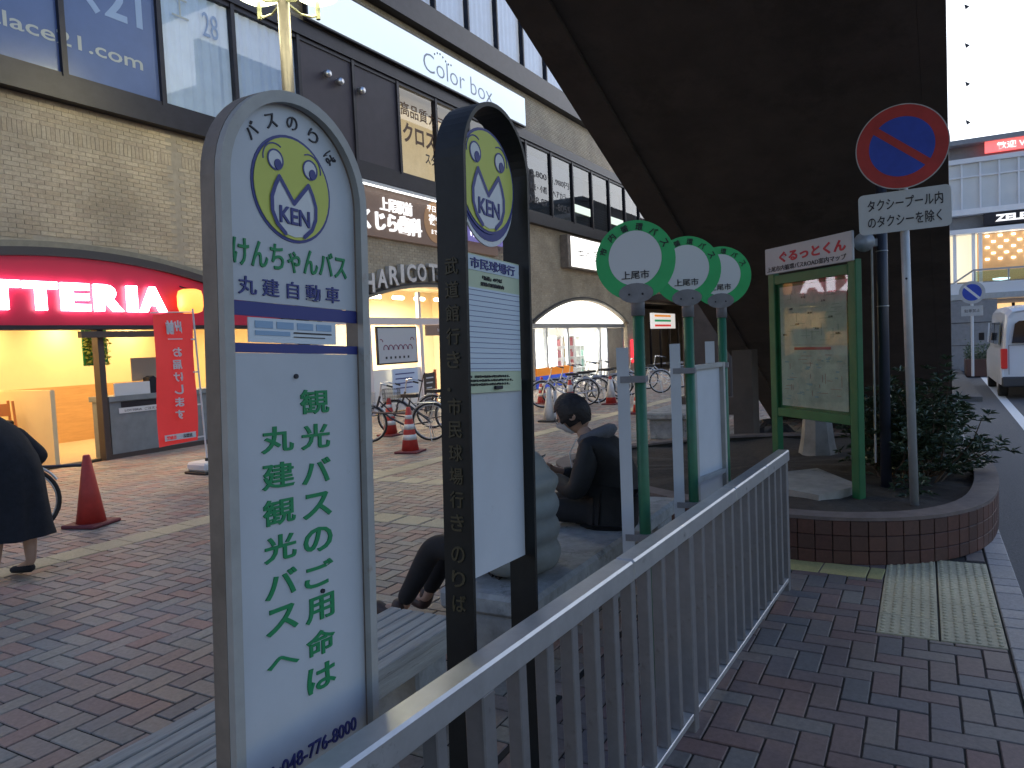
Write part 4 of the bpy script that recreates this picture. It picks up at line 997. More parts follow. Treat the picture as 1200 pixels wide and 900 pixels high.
# ================================================================== BUS STOP SIGNS
def archpath(hw, top, z0, n_=24):
    zc = top-hw; P = [(-hw, z0)]+[(-hw*math.cos(math.pi*k/n_), zc+hw*math.sin(math.pi*k/n_)) for k in range(n_+1)]+[(hw, z0)]
    return P
def archframe(hw, top, z0, th, y0, y1):
    A = archpath(hw, top, z0); Bn = archpath(hw-th, top-th, z0); m_ = MB(); n_ = len(A); vs = []
    for (a, b), (c, d_) in zip(A, Bn): vs += [(a, y0, b), (c, y0, d_), (c, y1, d_), (a, y1, b)]
    fs = []
    for i in range(n_-1):
        for k in range(4): l = (k+1) % 4; fs.append((i*4+k, i*4+l, i*4+4+l, i*4+4+k))
    fs += [(0, 1, 2, 3), (4*n_-1, 4*n_-2, 4*n_-3, 4*n_-4)]
    return m_.add(vs, fs)
def disc(m_, cx, cz, rx, rz, y0, y1, n_=40): return m_.prism([(cx+rx*math.cos(2*math.pi*k/n_), cz+rz*math.sin(2*math.pi*k/n_)) for k in range(n_)], lambda x, z: (x, y0, z), lambda x, z: (x, y1, z))
def annulus(m_, cx, cz, r_o, r_i, y, a0=0, a1=2*math.pi, n_=40, th=.0012):
    vs = []; fs = []
    for k in range(n_+1):
        t_ = a0+(a1-a0)*k/n_
        for r_ in (r_o, r_i):
            for yy in (y, y+th): vs.append((cx+r_*math.cos(t_), yy, cz+r_*math.sin(t_)))
    for k in range(n_):
        b = 4*k; fs += [(b, b+4, b+6, b+2), (b+1, b+3, b+7, b+5), (b, b+1, b+5, b+4), (b+2, b+6, b+7, b+3)]
    return m_.add(vs, fs)
def stroke(m_, pts, w, y):
    for a, b in pts: m_.add([(a+w/2*math.cos(k*.7854), y, b+w/2*math.sin(k*.7854)) for k in range(8)], [tuple(range(8))])
    for (a, b), (c, d_) in zip(pts[:-1], pts[1:]):
        dx, dz = c-a, d_-b; L = math.hypot(dx, dz); nx, nz = -dz/L*w/2, dx/L*w/2; ex = ez = 0; y += -.00003
        m_.add([(a+nx-ex, y, b+nz-ez), (c+nx+ex, y, d_+nz+ez), (c-nx+ex, y, d_-nz+ez), (a-nx-ex, y, b-nz-ez)], [(0, 1, 2, 3)])
    return m_
def emblem(T, cx, cz, r, y, sx=1.0):
    L = disc(MB(), 0, 0, r, r, -.002, 0).build('emblem', m_navy, T); L.location = (cx, y, cz); L.scale = (sx, 1, 1); cx = cz = y = 0
    disc(MB(), cx, cz, r*.945, r*.945, y-.0035, y-.0022).build('yellow_disc', m_yel, L)
    # heart-like white beak with a notched top
    s = r/1.0; P = []
    pts = [(-.46, .0), (-.36, .17), (-.01, -.27), (.38, .15), (.48, -.02), (.56, -.24), (.55, -.48), (.44, -.70), (.24, -.86), (0, -.90), (-.24, -.86), (-.44, -.70), (-.55, -.48), (-.55, -.22)]
    pl_ = [(cx+a*r, cz+b*r) for a, b in pts]
    MB().prism(pl_, lambda x, z: (x, y-.0048, z), lambda x, z: (x, y-.0036, z)).build('beak', m_white, L)
    k = MB(); stroke(k, pl_[:9], r*.085, y-.0058); stroke(k, pl_[10:]+[pl_[0]], r*.085, y-.0058); k.build('outline', m_navy, L)
    for ex in (-.44, .44):
        disc(MB(), cx+ex*r, cz+.46*r, .17*r, .20*r, y-.0048, y-.0036, 24).build('eye_white', m_white, L)
        disc(MB(), cx+(ex+.05)*r, cz+.38*r, .085*r, .10*r, y-.0068, y-.005, 20).build('pupil', m_navy, L)
        annulus(MB(), cx+ex*r, cz+.46*r, .195*r, .165*r, y-.0056).build('eye_line', m_navy, L)
        annulus(MB(), cx+ex*r, cz+.47*r, .30*r, .275*r, y-.0046, R(60 if ex < 0 else -10), R(190 if ex < 0 else 120), 20).build('brow_line', m_navy, L)
    text('KEN', m_navy, L, (cx-.38*r, y-.006, cz-.67*r), XR, ZU, .76*r, .31*r, bold=.015)
TILT = math.atan(.047)
# ---- sign 1
T = thing('bus_stop_sign', 'tall white arched bus stop sign with KEN emblem and green Japanese lettering', 'sign', (1.045, 1.125, 0)); T.rotation_euler = (0, TILT, 0)
archframe(.200, 2.125, .25, .022, -.026, -.010).build('front_frame', m_frame, T); archframe(.2005, 2.126, .02, .018, -.0095, .028).build('side_frame', m_side, T)
def plate(name, z0, z1, m, hw=.181, y0=-.004, y1=.000): MB().box(-hw, hw, y0, y1, z0, z1).build(name, m, T)
pp = archpath(.180, 2.104, 1.70); 
MB().prism(pp, lambda x, z: (x, -.004, z), lambda x, z: (x, 0, z)).build('upper_plate', m_panel, T)
plate('blue_band', 1.672, 1.699, m_navy, y0=-.005); plate('blue_band', 1.602, 1.620, m_navy, y0=-.005); plate('lower_plate', .62, 1.6015, m_panel)
MB().box(-.125, .115, -.002, .001, 1.622, 1.670).build('notice', mat('paper', (.62, .68, .74), .6), T)
q = MB()
for k in range(4): q.box(-.11+.055*k, -.065+.055*k, -.0035, -.0025, 1.650, 1.664)
q.box(-.11, -.02, -.0035, -.0025, 1.636, 1.645); q.build('notice_print', mat('print_blue', (.25, .38, .55), .6), T)
q = MB(); q.box(-.01, .1, -.0035, -.0025, 1.642, 1.645); q.box(-.01, .08, -.0035, -.0025, 1.634, 1.636); q.build('notice_lines', m_ink, T)
emblem(T, -.005, 1.935, .108, -.004)
for ch, a in zip('バスのりば', (137, 113, 90, 66, 42)):
    c = Vector((-.002+.145*math.cos(R(a)), -.0055, 1.935+.135*math.sin(R(a)))); rv = Vector((math.sin(R(a)), 0, -math.cos(R(a)))); uv = Vector((math.cos(R(a)), 0, math.sin(R(a))))
    text(ch, m_ink, T, c-rv*.0145-uv*.013, rv, uv, .029, .027)
text('けんちゃんバス', m_gtext, T, (-.160, -.0055, 1.765), XR, ZU, .310, .055, bold=.012); text('丸 建 自 動 車', m_navy, T, (-.150, -.0055, 1.712), XR, ZU, .275, .035, bold=.008)
for k, ch in enumerate('観光バスのご用命は'): text(ch, m_gtext, T, (.000, -.0055, 1.475-k*.0725), XR, ZU, .084, .052 , bold=.018)
for k, ch in enumerate('丸建観光バスへ'): text(ch, m_gtext, T, (-.105, -.0055, 1.405-k*.0715), XR, ZU, .084, .052 if ch != 'へ' else .026, bold=.018)
text('TEL:048-776-8000', m_navy, T, (-.145, -.0055, .765), XR, ZU, .29, .030, bold=.008)
for x, z in ((-.01, 1.555), (.05, 1.10)): MB().tube((x, -.009, z), (x, -.003, z), .005, n=8).build('bolt', m_ink, T)
MB().box(-.2, .2, -.02, .02, .20, .249).build('cross_bar', m_side, T); MB().lathe([(.30, .0), (.305, .05), (.27, .085), (.10, .095)], (0, 0, 0), 32).build('base', m_conc, T).rotation_euler = (0, -TILT, 0)
# ---- sign 2
T = thing('bus_stop_sign', 'black arched bus stop frame with a KEN emblem, green timetable and blank white panel', 'sign', (1.775, 1.10, 0)); T.rotation_euler = (0, TILT, 0)
archframe(.186, 2.285, .03, .012, -.045, .045).build('frame', m_black, T)
emblem_c = 2.075
disc(MB(), -.0, 2.045, .150, .160, -.006, -.001).build('back_disc', m_white, T)
disc(MB(), -.0, 2.055, .150, .155, -.0075, -.0062).build('blue_disc', m_navy, T)
emblem(T, -.004, 2.070, .150, -.008, 1.03)
MB().box(-.150, .158, -.018, -.012, 1.465, 1.850).build('timetable', mat('timetable_green', (.46, .53, .38), .6, var=.05), T)
MB().box(-.146, .154, -.020, -.0185, 1.805, 1.846).build('header', mat('header_blue', (.50, .58, .64), .6), T)
text('市民球場行', m_navy, T, (-.125, -.0215, 1.810), XR, ZU, .25, .030, bold=.01); text('「新道」のりば', m_ink, T, (-.06, -.0195, 1.782), XR, ZU, .11, .012); text('運動公園前経由', m_ink, T, (-.07, -.0195, 1.765), XR, ZU, .13, .011, bold=.01)
MB().box(-.145, .152, -.0205, -.0182, 1.525, 1.757).build('grid', mat('grid_white', (.52, .60, .68), .6), T)
q = MB()
for k in range(16): q.box(-.145, .152, -.0215, -.0207, 1.532+k*.0145, 1.5332+k*.0145)
q.build('grid_lines', m_navy, T)
for k in range(3): text('雪　渋滞等の為遅れる場合があります。'[k:], m_ink, T, (-.138, -.0195, 1.507-k*.011), XR, ZU, .22+.02*(k % 2), .007)
MB().box(-.172, .172, -.011, -.005, .955, 1.50).build('blank_panel', m_panel, T)
MB().bbox(-.01, .03, -.028, -.019, 1.473, 1.483, .002).build('clip', m_ink, T)
for k, ch in enumerate('武道館行き・市民球場行き'): text(ch, m_gold, T, (-.1875, .021, 1.785-k*.0625), (0, -1, 0), ZU, .042 if ch != '・' else .01, .045 if ch != '・' else .01, bold=.01)
for k, ch in enumerate('のりば'): text(ch, m_gold, T, (-.1875, .021, 1.012-k*.066), (0, -1, 0), ZU, .042, .045, bold=.01)
MB().tube((.19, -.0, 1.30), (.198, .0, 1.30), .03, n=12).build('knob', m_black, T)
MB().lathe([(.33, .0), (.335, .05), (.30, .085), (.10, .095)], (0, 0, 0), 32).build('base', m_conc, T).rotation_euler = (0, -TILT, 0)

# ---- green round signs
m_grey = mat('grey_clamp', (.22, .22, .24), .6, metal=.3, var=.2, scale=15)
labs = ['nearest and largest of the three round green bus stop signs on green poles', 'middle one of the three round green bus stop signs, clamped beside the framed white board', 'farthest and smallest of the three round green bus stop signs on green poles']
def round_sign():
    # disc faces local -x; local right (viewer) = -y
    T = thing('round_bus_stop_sign', labs[0], 'sign', (0, 0, 0), 0, 'round green bus stop signs')
    MB().tube((0, 0, 0), (0, 0, 1.74), .026, n=16).build('pole', m_green, T, smooth=True); MB().tube((0, 0, 1.70), (0, 0, 1.83), .031, n=16).build('sleeve', m_grey, T, smooth=True)
    MB().tube((-.030, 0, 1.945), (-.036, 0, 1.945), .178, n=48).build('disc', m_gdisc, T)
    MB().prism([(.062*math.cos(a_)*1.25, .045*math.sin(a_)) for a_ in np.linspace(0, 6.283, 20)[:-1]], lambda y, z: (-.0362, y, 1.80+z), lambda y, z: (-.040, y, 1.80+z)).build('clamp_plate', m_grey, T)
    MB().prism([(.118*math.cos(2*math.pi*k/40), .122*math.sin(2*math.pi*k/40)) for k in range(40)], lambda y, z: (-.0363, y, 1.955+z), lambda y, z: (-.038, y, 1.955+z)).build('white_oval', m_white, T)
    text('上尾市', m_ink, T, (-.039, .062, 1.862), YL, ZU, .124, .038, bold=.012)
    for ch, a in zip('市内循環バス', (161, 133, 107, 81, 55, 28)):
        c = Vector((-.0375, -.149*math.cos(R(a)), 1.945+.149*math.sin(R(a)))); rv = Vector((0, -math.sin(R(a)), -math.cos(R(a)))); uv = Vector((0, -math.cos(R(a)), math.sin(R(a))))
        text(ch, m_ink, T, c-rv*.016-uv*.016, rv, uv, .032, .032, bold=.015)
    for y in (.03, -.03): MB().tube((-.04, y, 1.795), (-.044, y, 1.795), .005, n=8).build('bolt', m_ink, T)
    # channel board clamped on the left of the pole, edge on
    b = MB(); b.box(-.03, .03, .055, .063, .55, 1.56); b.box(-.031, -.026, .045, .10, .55, 1.56); b.build('channel_board', m_panel, T)
    for z in (.68, 1.40): MB().box(-.036, .036, -.03, .085, z, z+.03).build('clamp', m_grey, T)
    return T
S0 = round_sign()
for k, (x, y, a) in enumerate(((3.19, 1.12, 10), (3.90, 1.09, 10), (4.52, 1.06, 8))):
    o = S0 if k == 0 else copy_tree(S0); o.location = (x, y, 0); o.rotation_euler = (0, R(1.0), R(a)); o['label'] = labs[k]; o['group'] = 'round green bus stop signs'
t = thing('timetable_board', 'white timetable board in a pale metal frame between the second and third green poles', 'board', (4.15, 1.06, .0), R(-10))
MB().box(-.20, -.175, -.02, .02, .25, 1.44).build('frame_side', m_frame, t); MB().box(.175, .20, -.02, .02, .25, 1.44).build('frame_side', m_frame, t)
for z in (.25, .80, 1.415): MB().box(-.174, .174, -.018, .018, z, z+.024).build('cross_bar', m_frame, t)
MB().box(-.174, .174, .004, .008, .275, 1.414).build('panel', m_panel, t); MB().tube((-.215, .0, .0), (-.215, .0, 1.42), .018, n=10).build('post', m_green, t)
MB().tube((.19, .02, 0), (.19, .02, .26), .018, n=10).build('post', m_frame, t)
# ---- map board (faces the plaza corner; its glass mirrors the lit fascia)
T = thing('map_board', 'green framed bus route map board with red ぐるっとくん header standing in the planter', 'map board', (6.33, .46, .28), R(-45.7)); o_ = (0, 0, .28)
yl, yr = 1.03, .0
for y in (yl, yr): MB().bbox(-.03, .03, y-.045, y+.045, .25, 2.13, .006).build('leg', m_greenb, T, off=o_)
for z0, z1 in ((2.02, 2.10), (.84, .915)): MB().bbox(-.026, .026, yr+.046, yl-.046, z0, z1, .004).build('cross_bar', m_greenb, T, off=o_)
MB().box(.005, .02, yr+.046, yl-.046, .916, 2.019).build('back_panel', m_greenb, T, off=o_)
MB().box(-.004, .002, yr+.09, yl-.09, .94, 1.99).build('map_sheet', mat('map_print', (.40, .41, .39), .6, var=.3, scale=5, dirt=((.50, .42, .38), 3, .52)), T, off=o_)
X_ = -.0062
MB().box(X_, X_+.002, yr+.09, yl-.09, 1.475, 1.482).build('sheet_edge', m_frame, T, off=o_)
q = MB(); q.box(X_, X_+.002, .28, .75, 1.435, 1.458); q.box(X_, X_+.002, .2, .3, 1.9, 1.915)
q.build('red_title', mat('map_red', (.35, .06, .06), .6), T, off=o_)
for nm_, col_, zr, n_ in (('map_roads', (.20, .24, .22), (1.50, 1.97), 46), ('map_routes', (.34, .16, .16), (1.02, 1.42), 22), ('map_areas', (.22, .30, .36), (.98, 1.42), 26)):
    q = MB()
    for k in range(n_):
        y_ = random.uniform(.12, .84); z_ = random.uniform(*zr); w_, h_ = (random.uniform(.03, .14), .004) if random.random() < .6 else (.004, random.uniform(.02, .10))
        if nm_ == 'map_areas': w_, h_ = random.uniform(.02, .06), random.uniform(.006, .016)
        q.box(X_+.0002*(k % 5), X_+.002, y_, min(y_+w_, .93), z_, min(z_+h_, zr[1]))
    q.build(nm_, mat(nm_, col_, .6), T, off=o_)
for k in range(9): text(('循環バス', '上尾駅', '市役所', '平方', '原市', '大石', '上平', '大谷', '病院')[k], m_ink, T, (X_-.001, .90-.085*k, 1.56+.045*((k*5) % 8)), YL, ZU, .055, .016, off=o_)
MB().box(-.020, -.017, yr+.047, yl-.047, .917, 2.018).build('glass_cover', m_glassm, T, off=o_)
MB().bbox(-.055, -.031, yr-.045, yl+.045, 2.115, 2.345, .006).build('header', m_panel, T, off=o_)
m_hr = mat('header_red', (.50, .03, .05), .6)
text('ぐるっとくん', m_hr, T, (-.057, .86, 2.20), YL, ZU, .84, .095, bold=.04, off=o_); text('上尾市内循環バスROAD案内マップ', m_ink, T, (-.057, 1.04, 2.132), YL, ZU, 1.02, .048, bold=.008, off=o_)
# ---- no parking sign
m_sred = mat('sign_red_paint', (.40, .03, .03), .5, var=.2, scale=8); m_sblue = mat('sign_blue', (.02, .06, .42), .5, var=.2, scale=8); m_galv = mat('galvanised', (.42, .44, .46), .5, metal=.4, var=.15, scale=8, dirt=((.3, .29, .28), 7, .62))
def no_parking(T, z, r=.30, plate=True):
    MB().tube((-.045, 0, z), (-.05, 0, z), r, n=56).build('disc_rim', m_galv, T)
    MB().tube((-.0502, 0, z), (-.052, 0, z), r*.975, n=56).build('red_ring', m_sred, T); MB().tube((-.0522, 0, z), (-.0535, 0, z), r*.70, n=56).build('blue_field', m_sblue, T)
    q = MB(); a = R(-45+5); c_, s_ = math.cos(a), math.sin(a); L, w = r*.74, r*.085
    # bar runs from upper left to lower right for the viewer (viewer right = -y)
    P = [(-L, -w), (L, -w), (L, w), (-L, w)]; P = [(u*c_-v*s_, u*s_+v*c_) for u, v in P]
    q.prism(P, lambda u, v: (-.0537, -u, z+v), lambda u, v: (-.055, -u, z+v)); q.build('red_bar', m_sred, T)
T = thing('no_parking_sign', 'large red and blue no parking sign over a white Japanese plate on a grey pole', 'road sign', (6.12, .075, .28)); T.rotation_euler = (R(-1), R(.5), R(0))
MB().tube((0, 0, 0), (0, 0, 2.87), .030, n=20).build('pole', m_galv, T, smooth=True); no_parking(T, 2.60)
q = MB(); hw_, hh_, rr_ = .295, .145, .035; P = []
for cx, cz, a0 in ((hw_-rr_, hh_-rr_, 0), (-hw_+rr_, hh_-rr_, 90), (-hw_+rr_, -hh_+rr_, 180), (hw_-rr_, -hh_+rr_, 270)):
    for k in range(5): a = R(a0+22.5*k); P.append((cx+rr_*math.cos(a), cz+rr_*math.sin(a)))
q.prism(P, lambda u, v: (-.036, -u, 2.148+v), lambda u, v: (-.039, -u, 2.148+v)); q.build('plate', mat('plate_grey', (.48, .51, .53), .5, var=.08, scale=5, dirt=((.36, .38, .38), 14, .64)), T)
text('タクシープール内', m_ink, T, (-.041, .235, 2.165), YL, ZU, .48, .085, bold=.008); text('のタクシーを除く', m_ink, T, (-.041, .235, 2.045), YL, ZU, .47, .085, bold=.008)
MB().tube((-.034, 0, 1.66), (-.03, 0, 1.66), .008, n=8).build('bolt', m_ink, T)
for z in (2.1, 2.5): MB().box(-.036, .034, -.035, .035, z, z+.03).build('clamp', m_galv, T)
T = thing('pole', 'dark painted pole with a small loudspeaker beside the map board', 'pole', (6.85, .29, .27)); MB().tube((0, 0, 0), (0, 0, 2.9), .042, n=16).build('shaft', mat('dark_blue_pole', (.03, .035, .055), .45, var=.2), T, smooth=True)
MB().tube((0, .075, .2), (0, .075, 2.15), .009, n=8).build('conduit', m_galv, T); 
for z in (1.5, 1.95): MB().ring((0, 0, z), (0, 0, 1), .043, .005, N=20, n=6).build('band', m_galv, T)
MB().lathe([(.03, 0), (.05, -.03), (.075, -.1), (.08, -.12)], (-.05, .12, 2.02), 16, 'x').build('loudspeaker', m_galv, T, smooth=True); MB().box(-.06, .0, .03, .13, 1.99, 2.05).build('bracket', m_galv, T)

# ================================================================== BENCHES
T = thing('bench', 'grey weathered bench of six wooden slats on stone legs behind the railing', 'bench', (1.5, 2.0, 0)); o_ = (1.5, 2.0, 0)
for k in range(6): MB().bbox(.2, 2.68, 1.802+k*.0655, 1.802+k*.0655+.058, .355, .402+.001*(k % 2), .004).build('slat', m_wood, T, off=o_)
MB().box(.2, 2.675, 1.81, 1.835, .285, .353).build('front_rail', m_wood, T, off=o_); MB().box(.2, 2.675, 2.155, 2.18, .285, .353).build('back_rail', m_wood, T, off=o_)
for x in (.5, 2.40): MB().bbox(x, x+.22, 1.845, 2.145, 0, .352, .012).build('leg', m_bench, T, off=o_)
T = thing('bench', 'rough grey stone bench the two people sit on', 'bench', (3.9, 1.87, 0)); o_ = (3.9, 1.87, 0)
MB().bbox(2.97, 5.35, 1.60, 2.13, .30, .405, .02).build('seat', m_bench, T, off=o_)
for x in (2.99, 4.05, 5.05): MB().bbox(x, x+.3, 1.66, 2.08, 0, .299, .015).build('leg', m_bench, T, off=o_)
T = thing('bench', 'far stone bench under the footbridge seen between the green poles', 'bench', (11.5, 3.55, 0)); o_ = (11.5, 3.55, 0)
MB().bbox(11.1, 12.6, 3.1, 3.9, .32, .42, .02).build('seat', m_bench, T, off=o_)
for x in (11.2, 12.2): MB().bbox(x, x+.3, 3.2, 3.8, 0, .319, .015).build('leg', m_bench, T, off=o_)

# ================================================================== CONES, BIKES, BANNER, LAMP
def cone(x, y, label, h=.70, bands=(), base=m_coneb, body=m_coner, sleeve=None, rz=0, bw=.19):
    T = thing('traffic_cone', label, 'traffic cone', (x, y, 0), rz, 'traffic cones on the plaza')
    MB().bbox(-bw, bw, -bw, bw, 0, .035, .012).build('base', base, T)
    def rad(z): return .135-(.135-.032)*(z-.035)/(h-.035)
    MB().lathe([(rad(.035), .035), (rad(h*.5), h*.5), (.033, h-.01), (.026, h)], (0, 0, 0), 28).build('cone_body', body, T, smooth=True)
    for z0, z1 in bands: MB().lathe([(rad(z0)+.003, z0), (rad(z1)+.003, z1)], (0, 0, 0), 28).build('white_band', m_conew, T, smooth=True)
    if sleeve: MB().box(-.07, .07, -.14, -.13, .12, .62).build('notice_strip', m_conew, T)
    return T
cone(4.30, 7.22, 'plain red traffic cone in front of the burger shop', .70, rz=.3)
bd = ((.20, .28), (.36, .44), (.52, .58))
cone(9.17, 6.95, 'red and white banded cone in front of the parked black bicycle', bands=bd, rz=.2)
cone(10.9, 8.7, 'banded cone behind the black bicycle front wheel', bands=bd)
cone(13.4, 6.62, 'grey cone with a white paper notice beside the seated man', body=m_conew, base=m_rub, sleeve=True)
cone(17.3, 8.74, 'small banded cone left of the bicycle row by the blue board', bands=bd)
cone(15.8, 7.25, 'banded cone directly behind the head of the seated man', bands=((.15, .3), (.42, .58)))
cone(17.1, 6.75, 'cone with a broad white middle in front of the silver bicycle row', bands=((.18, .62),))
cone(15.0, 5.3, 'red cone standing in the shade behind the first green pole', bands=bd)
def bar(p, q, label):
    T = thing('barrier_bar', label, 'barrier bar', (p[0], p[1], .6)); p = Vector(p); q = Vector(q)
    L = q-p; n_ = 8
    MB().tube((0, 0, 0), tuple(Vector((L.x, L.y, L.z))), .016, n=8).build('bar', m_bikeb, T)
    MB().ring((0, 0, 0), (0, 0, 1), .04, .008, N=14, n=5).build('ring', m_bikeb, T); MB().ring(tuple(L), (0, 0, 1), .04, .008, N=14, n=5).build('ring', m_bikeb, T)
bar((9.17, 6.95, .62), (9.4, 9.0, .62), 'dark cone bar running from the banded cone past the black bicycle')
bar((17.3, 8.74, .62), (15.8, 7.25, .62), 'dark cone bar between the cones at the bicycle row')
bar((4.30, 7.22, .60), (3.5, 8.6, .60), 'dark cone bar behind the plain red cone')
bar((17.3, 8.74, .60), (16.0, 9.6, .60), 'dark cone bar in front of the orange and blue board')

def bicycle(label, m_f, loc, rz, child=False, basket=True, group='bicycles parked on the plaza'):
    T = thing('bicycle', label, 'bicycle', loc, rz, group); r = .33; wb = 1.08
    for nm, x in (('rear_wheel', 0), ('front_wheel', wb)):
        w = MB().ring((x, 0, r), (0, 1, 0), r-.018, .018, N=36, n=8).build(nm, m_rub, T, smooth=True)
        MB().ring((x, 0, r), (0, 1, 0), r-.042, .009, N=36, n=6).build('rim', m_chrome, w, smooth=True)
        s = MB()
        for k in range(18):
            a = 2*math.pi*k/18; s.tube((x+.02*math.cos(a+1), .02*(-1)**k, r+.02*math.sin(a+1)), (x+(r-.04)*math.cos(a), 0, r+(r-.04)*math.sin(a)), .0016, n=4, cap=False)
        s.tube((x, -.04, r), (x, .04, r), .02, n=8); s.build('spokes', m_chrome, w)
        MB().ring((x, 0, r), (0, -1, 0), r+.018, .012, N=20, n=6, a0=R(10 if x == 0 else 30), a1=R(185 if x == 0 else 150)).build('mudguard', m_chrome, T, smooth=True)
    f = MB(); bb = (.44, 0, .28); st = (.34, 0, .72); hd = (.86, 0, .80); hl = (.92, 0, .62)
    f.path([hl, (.70, 0, .42), bb], .017); f.path([(.88, 0, .72), (.62, 0, .46), (.40, 0, .42)], .012); f.path([bb, st], .016); f.tube(hd, hl, .02)
    for y in (-.05, .05): f.path([(0, y, r), bb], .010); f.path([(0, y, r), (.35, y*.4, .62)], .009); f.path([hl, (1.0, y, .60), (wb, y, r)], .011)
    f.build('frame', m_f, T)
    MB().path([hd, (.83, 0, .98), (.80, .12, 1.03), (.76, .25, 1.02), (.62, .28, .98)], .011).path([(.83, 0, .98), (.80, -.12, 1.03), (.76, -.25, 1.02), (.62, -.28, .98)], .011).build('handlebar', m_chrome, T)
    for y in (.28, -.28): MB().tube((.66, y, .995), (.56, y, .965), .016, n=8).build('grip', m_seat, T)
    s = MB(); s.prism([(.18, .09), (.22, .11), (.32, .09), (.46, .025), (.50, .0), (.46, -.025), (.32, -.09), (.22, -.11), (.18, -.09)], lambda x, y: (x, y, .76), lambda x, y: (x, y, .82)); s.build('saddle', m_seat, T)
    MB().tube(st, (.32, 0, .78), .013).build('seat_post', m_chrome, T)
    if basket:
        b = MB(); x0, x1, y0, y1 = .98, 1.28, -.17, .17
        for z, g in ((.62, -.03), (.70, -.02), (.78, -.01), (.86, 0)): b.path([(x0-g*0, y0-g, z), (x1+g, y0-g, z), (x1+g, y1+g, z), (x0, y1+g, z), (x0, y0-g, z)], .005, 4)
        for k in range(7):
            y = y0+.03+(y1-y0-.06)*k/6; b.tube((x1-.03, y, .62), (x1, y, .86), .003, n=4); b.tube((x0, y, .62), (x0, y, .86), .003, n=4)
            x = x0+.02+(x1-x0-.04)*k/6; b.tube((x, y0+.03, .62), (x, y0, .86), .003, n=4); b.tube((x, y1-.03, .62), (x, y1, .86), .003, n=4); b.tube((x, y0+.03, .62), (x, y1-.03, .62), .003, n=4)
        b.build('basket', m_chrome if not child else m_bikeb, T)
    k = MB(); k.path([(-.12, -.07, .66), (.26, -.07, .66), (.26, .07, .66), (-.12, .07, .66), (-.12, -.07, .66)], .007, 5); k.path([(0, -.06, .35), (-.08, -.06, .66)], .006, 5).path([(0, .06, .35), (-.08, .06, .66)], .006, 5); k.build('rack', m_chrome, T)
    if child: MB().bbox(-.20, .16, -.17, .17, .70, .74, .01).bbox(-.22, -.16, -.18, .18, .70, 1.22, .02).bbox(-.16, .16, -.19, -.16, .74, .95, .01).bbox(-.16, .16, .16, .19, .74, .95, .01).build('child_seat', m_bikeb, T)
    c = MB(); c.ring(bb, (0, 1, 0), .085, .007, N=20, n=5); c.path([(.44, -.06, .28), (.52, -.07, .14)], .009, 6).path([(.44, .06, .28), (.36, .07, .42)], .009, 6); c.box(.47, .57, -.13, -.07, .125, .145); c.box(.31, .41, .07, .13, .415, .435); c.build('crank', m_chrome, T)
    MB().path([(.02, .06, r), (-.03, .12, .0)], .008).path([(.02, -.06, r), (-.03, -.12, .0)], .008).build('stand', m_chrome, T)
    MB().lathe([(.035, 0), (.04, .03), (.03, .05)], (1.0, 0, .55), 12, 'x').build('headlamp', m_chrome, T)
    return T
a1 = math.atan2(.93, -.42)
bicycle('black city bicycle with a wire front basket parked nearest the banded cone', m_bikeb, (10.40, 7.42, 0), a1)
bicycle('dark city bicycle with a tall rear child seat behind the black bicycle', m_bikeb, (11.5, 7.7, 0), a1+.05, child=True)
bicycle('bicycle mostly hidden behind the left edge of the black bus stop frame', m_bikeb, (12.6, 7.6, 0), a1+.12, basket=False)
bb_ = bicycle('frontmost silver bicycle in the row before the pharmacy', m_chrome, (16.75, 7.25, 0), a1+.12, basket=False)
for k, lb in enumerate(('second bicycle of the silver row before the pharmacy', 'third bicycle of the silver row before the pharmacy', 'fourth bicycle of the silver row before the pharmacy', 'fifth bicycle of the silver row before the pharmacy', 'last bicycle of the silver row, nearest the red wall sign')):
    o = copy_tree(bb_); o.location = (17.4+.62*k, 7.25+random.uniform(-.1, .15), 0); o.rotation_euler = (0, R(random.uniform(-1, 1)), a1+.10+random.uniform(-.1, .1)); o['label'] = lb
for k, lb in enumerate(('dim bicycle standing in shade right of the first green pole', 'dim bicycle farther back in the shade between the green poles')):
    o = copy_tree(bb_); o.location = (20.6+2.2*k, 6.6, 0); o.rotation_euler = (0, 0, a1+.1); o['label'] = lb
bicycle('bicycle with a silver front mudguard, mostly hidden by the person in the long coat', m_bikeb, (2.93, 8.1, 0), math.atan2(-.62, .80), basket=False, group='bicycles parked on the plaza')
# banner
T = thing('banner_flag', 'red vertical banner with mirrored white Japanese lettering on a white pole', 'banner', (6.92, 8.79, 0)); o_ = (6.92, 8.79, 0)
MB().tube((6.93, 8.79, .1), (6.86, 8.79, 2.28), .012, n=8).build('pole', m_white, T, off=o_)
MB().tube((6.86, 8.79, 2.235), (6.22, 8.79, 2.215), .008, n=6).build('cross_bar', m_white, T, off=o_)
c = MB(); vs = []; n_, k_ = 8, 24
for i in range(k_+1):
    for j in range(n_+1):
        u, v = j/n_, i/k_; x = 6.235+.60*u-.03*(1-v)+.015*v; z = .45+1.745*v+.02*u; vs.append((x, 8.79+.022*math.sin(v*7+u*3)*(1-v)**.3, z))
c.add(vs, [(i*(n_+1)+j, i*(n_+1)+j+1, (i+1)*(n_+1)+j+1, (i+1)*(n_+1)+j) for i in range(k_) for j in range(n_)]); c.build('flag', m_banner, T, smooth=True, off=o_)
YB_ = 8.755
text('出前', m_white, T, (6.40, YB_, 1.93), XR, ZU, .24, .19, bold=.05, mirror=True, off=o_); text('ー', m_white, T, (6.42, YB_, 1.86), XR, ZU, .22, .015, off=o_)
for k, ch in enumerate('お届けします'): text(ch, m_white, T, (6.475-.004*k, YB_, 1.63-k*.168), XR, ZU, .14, .125, bold=.03, mirror=True, off=o_)
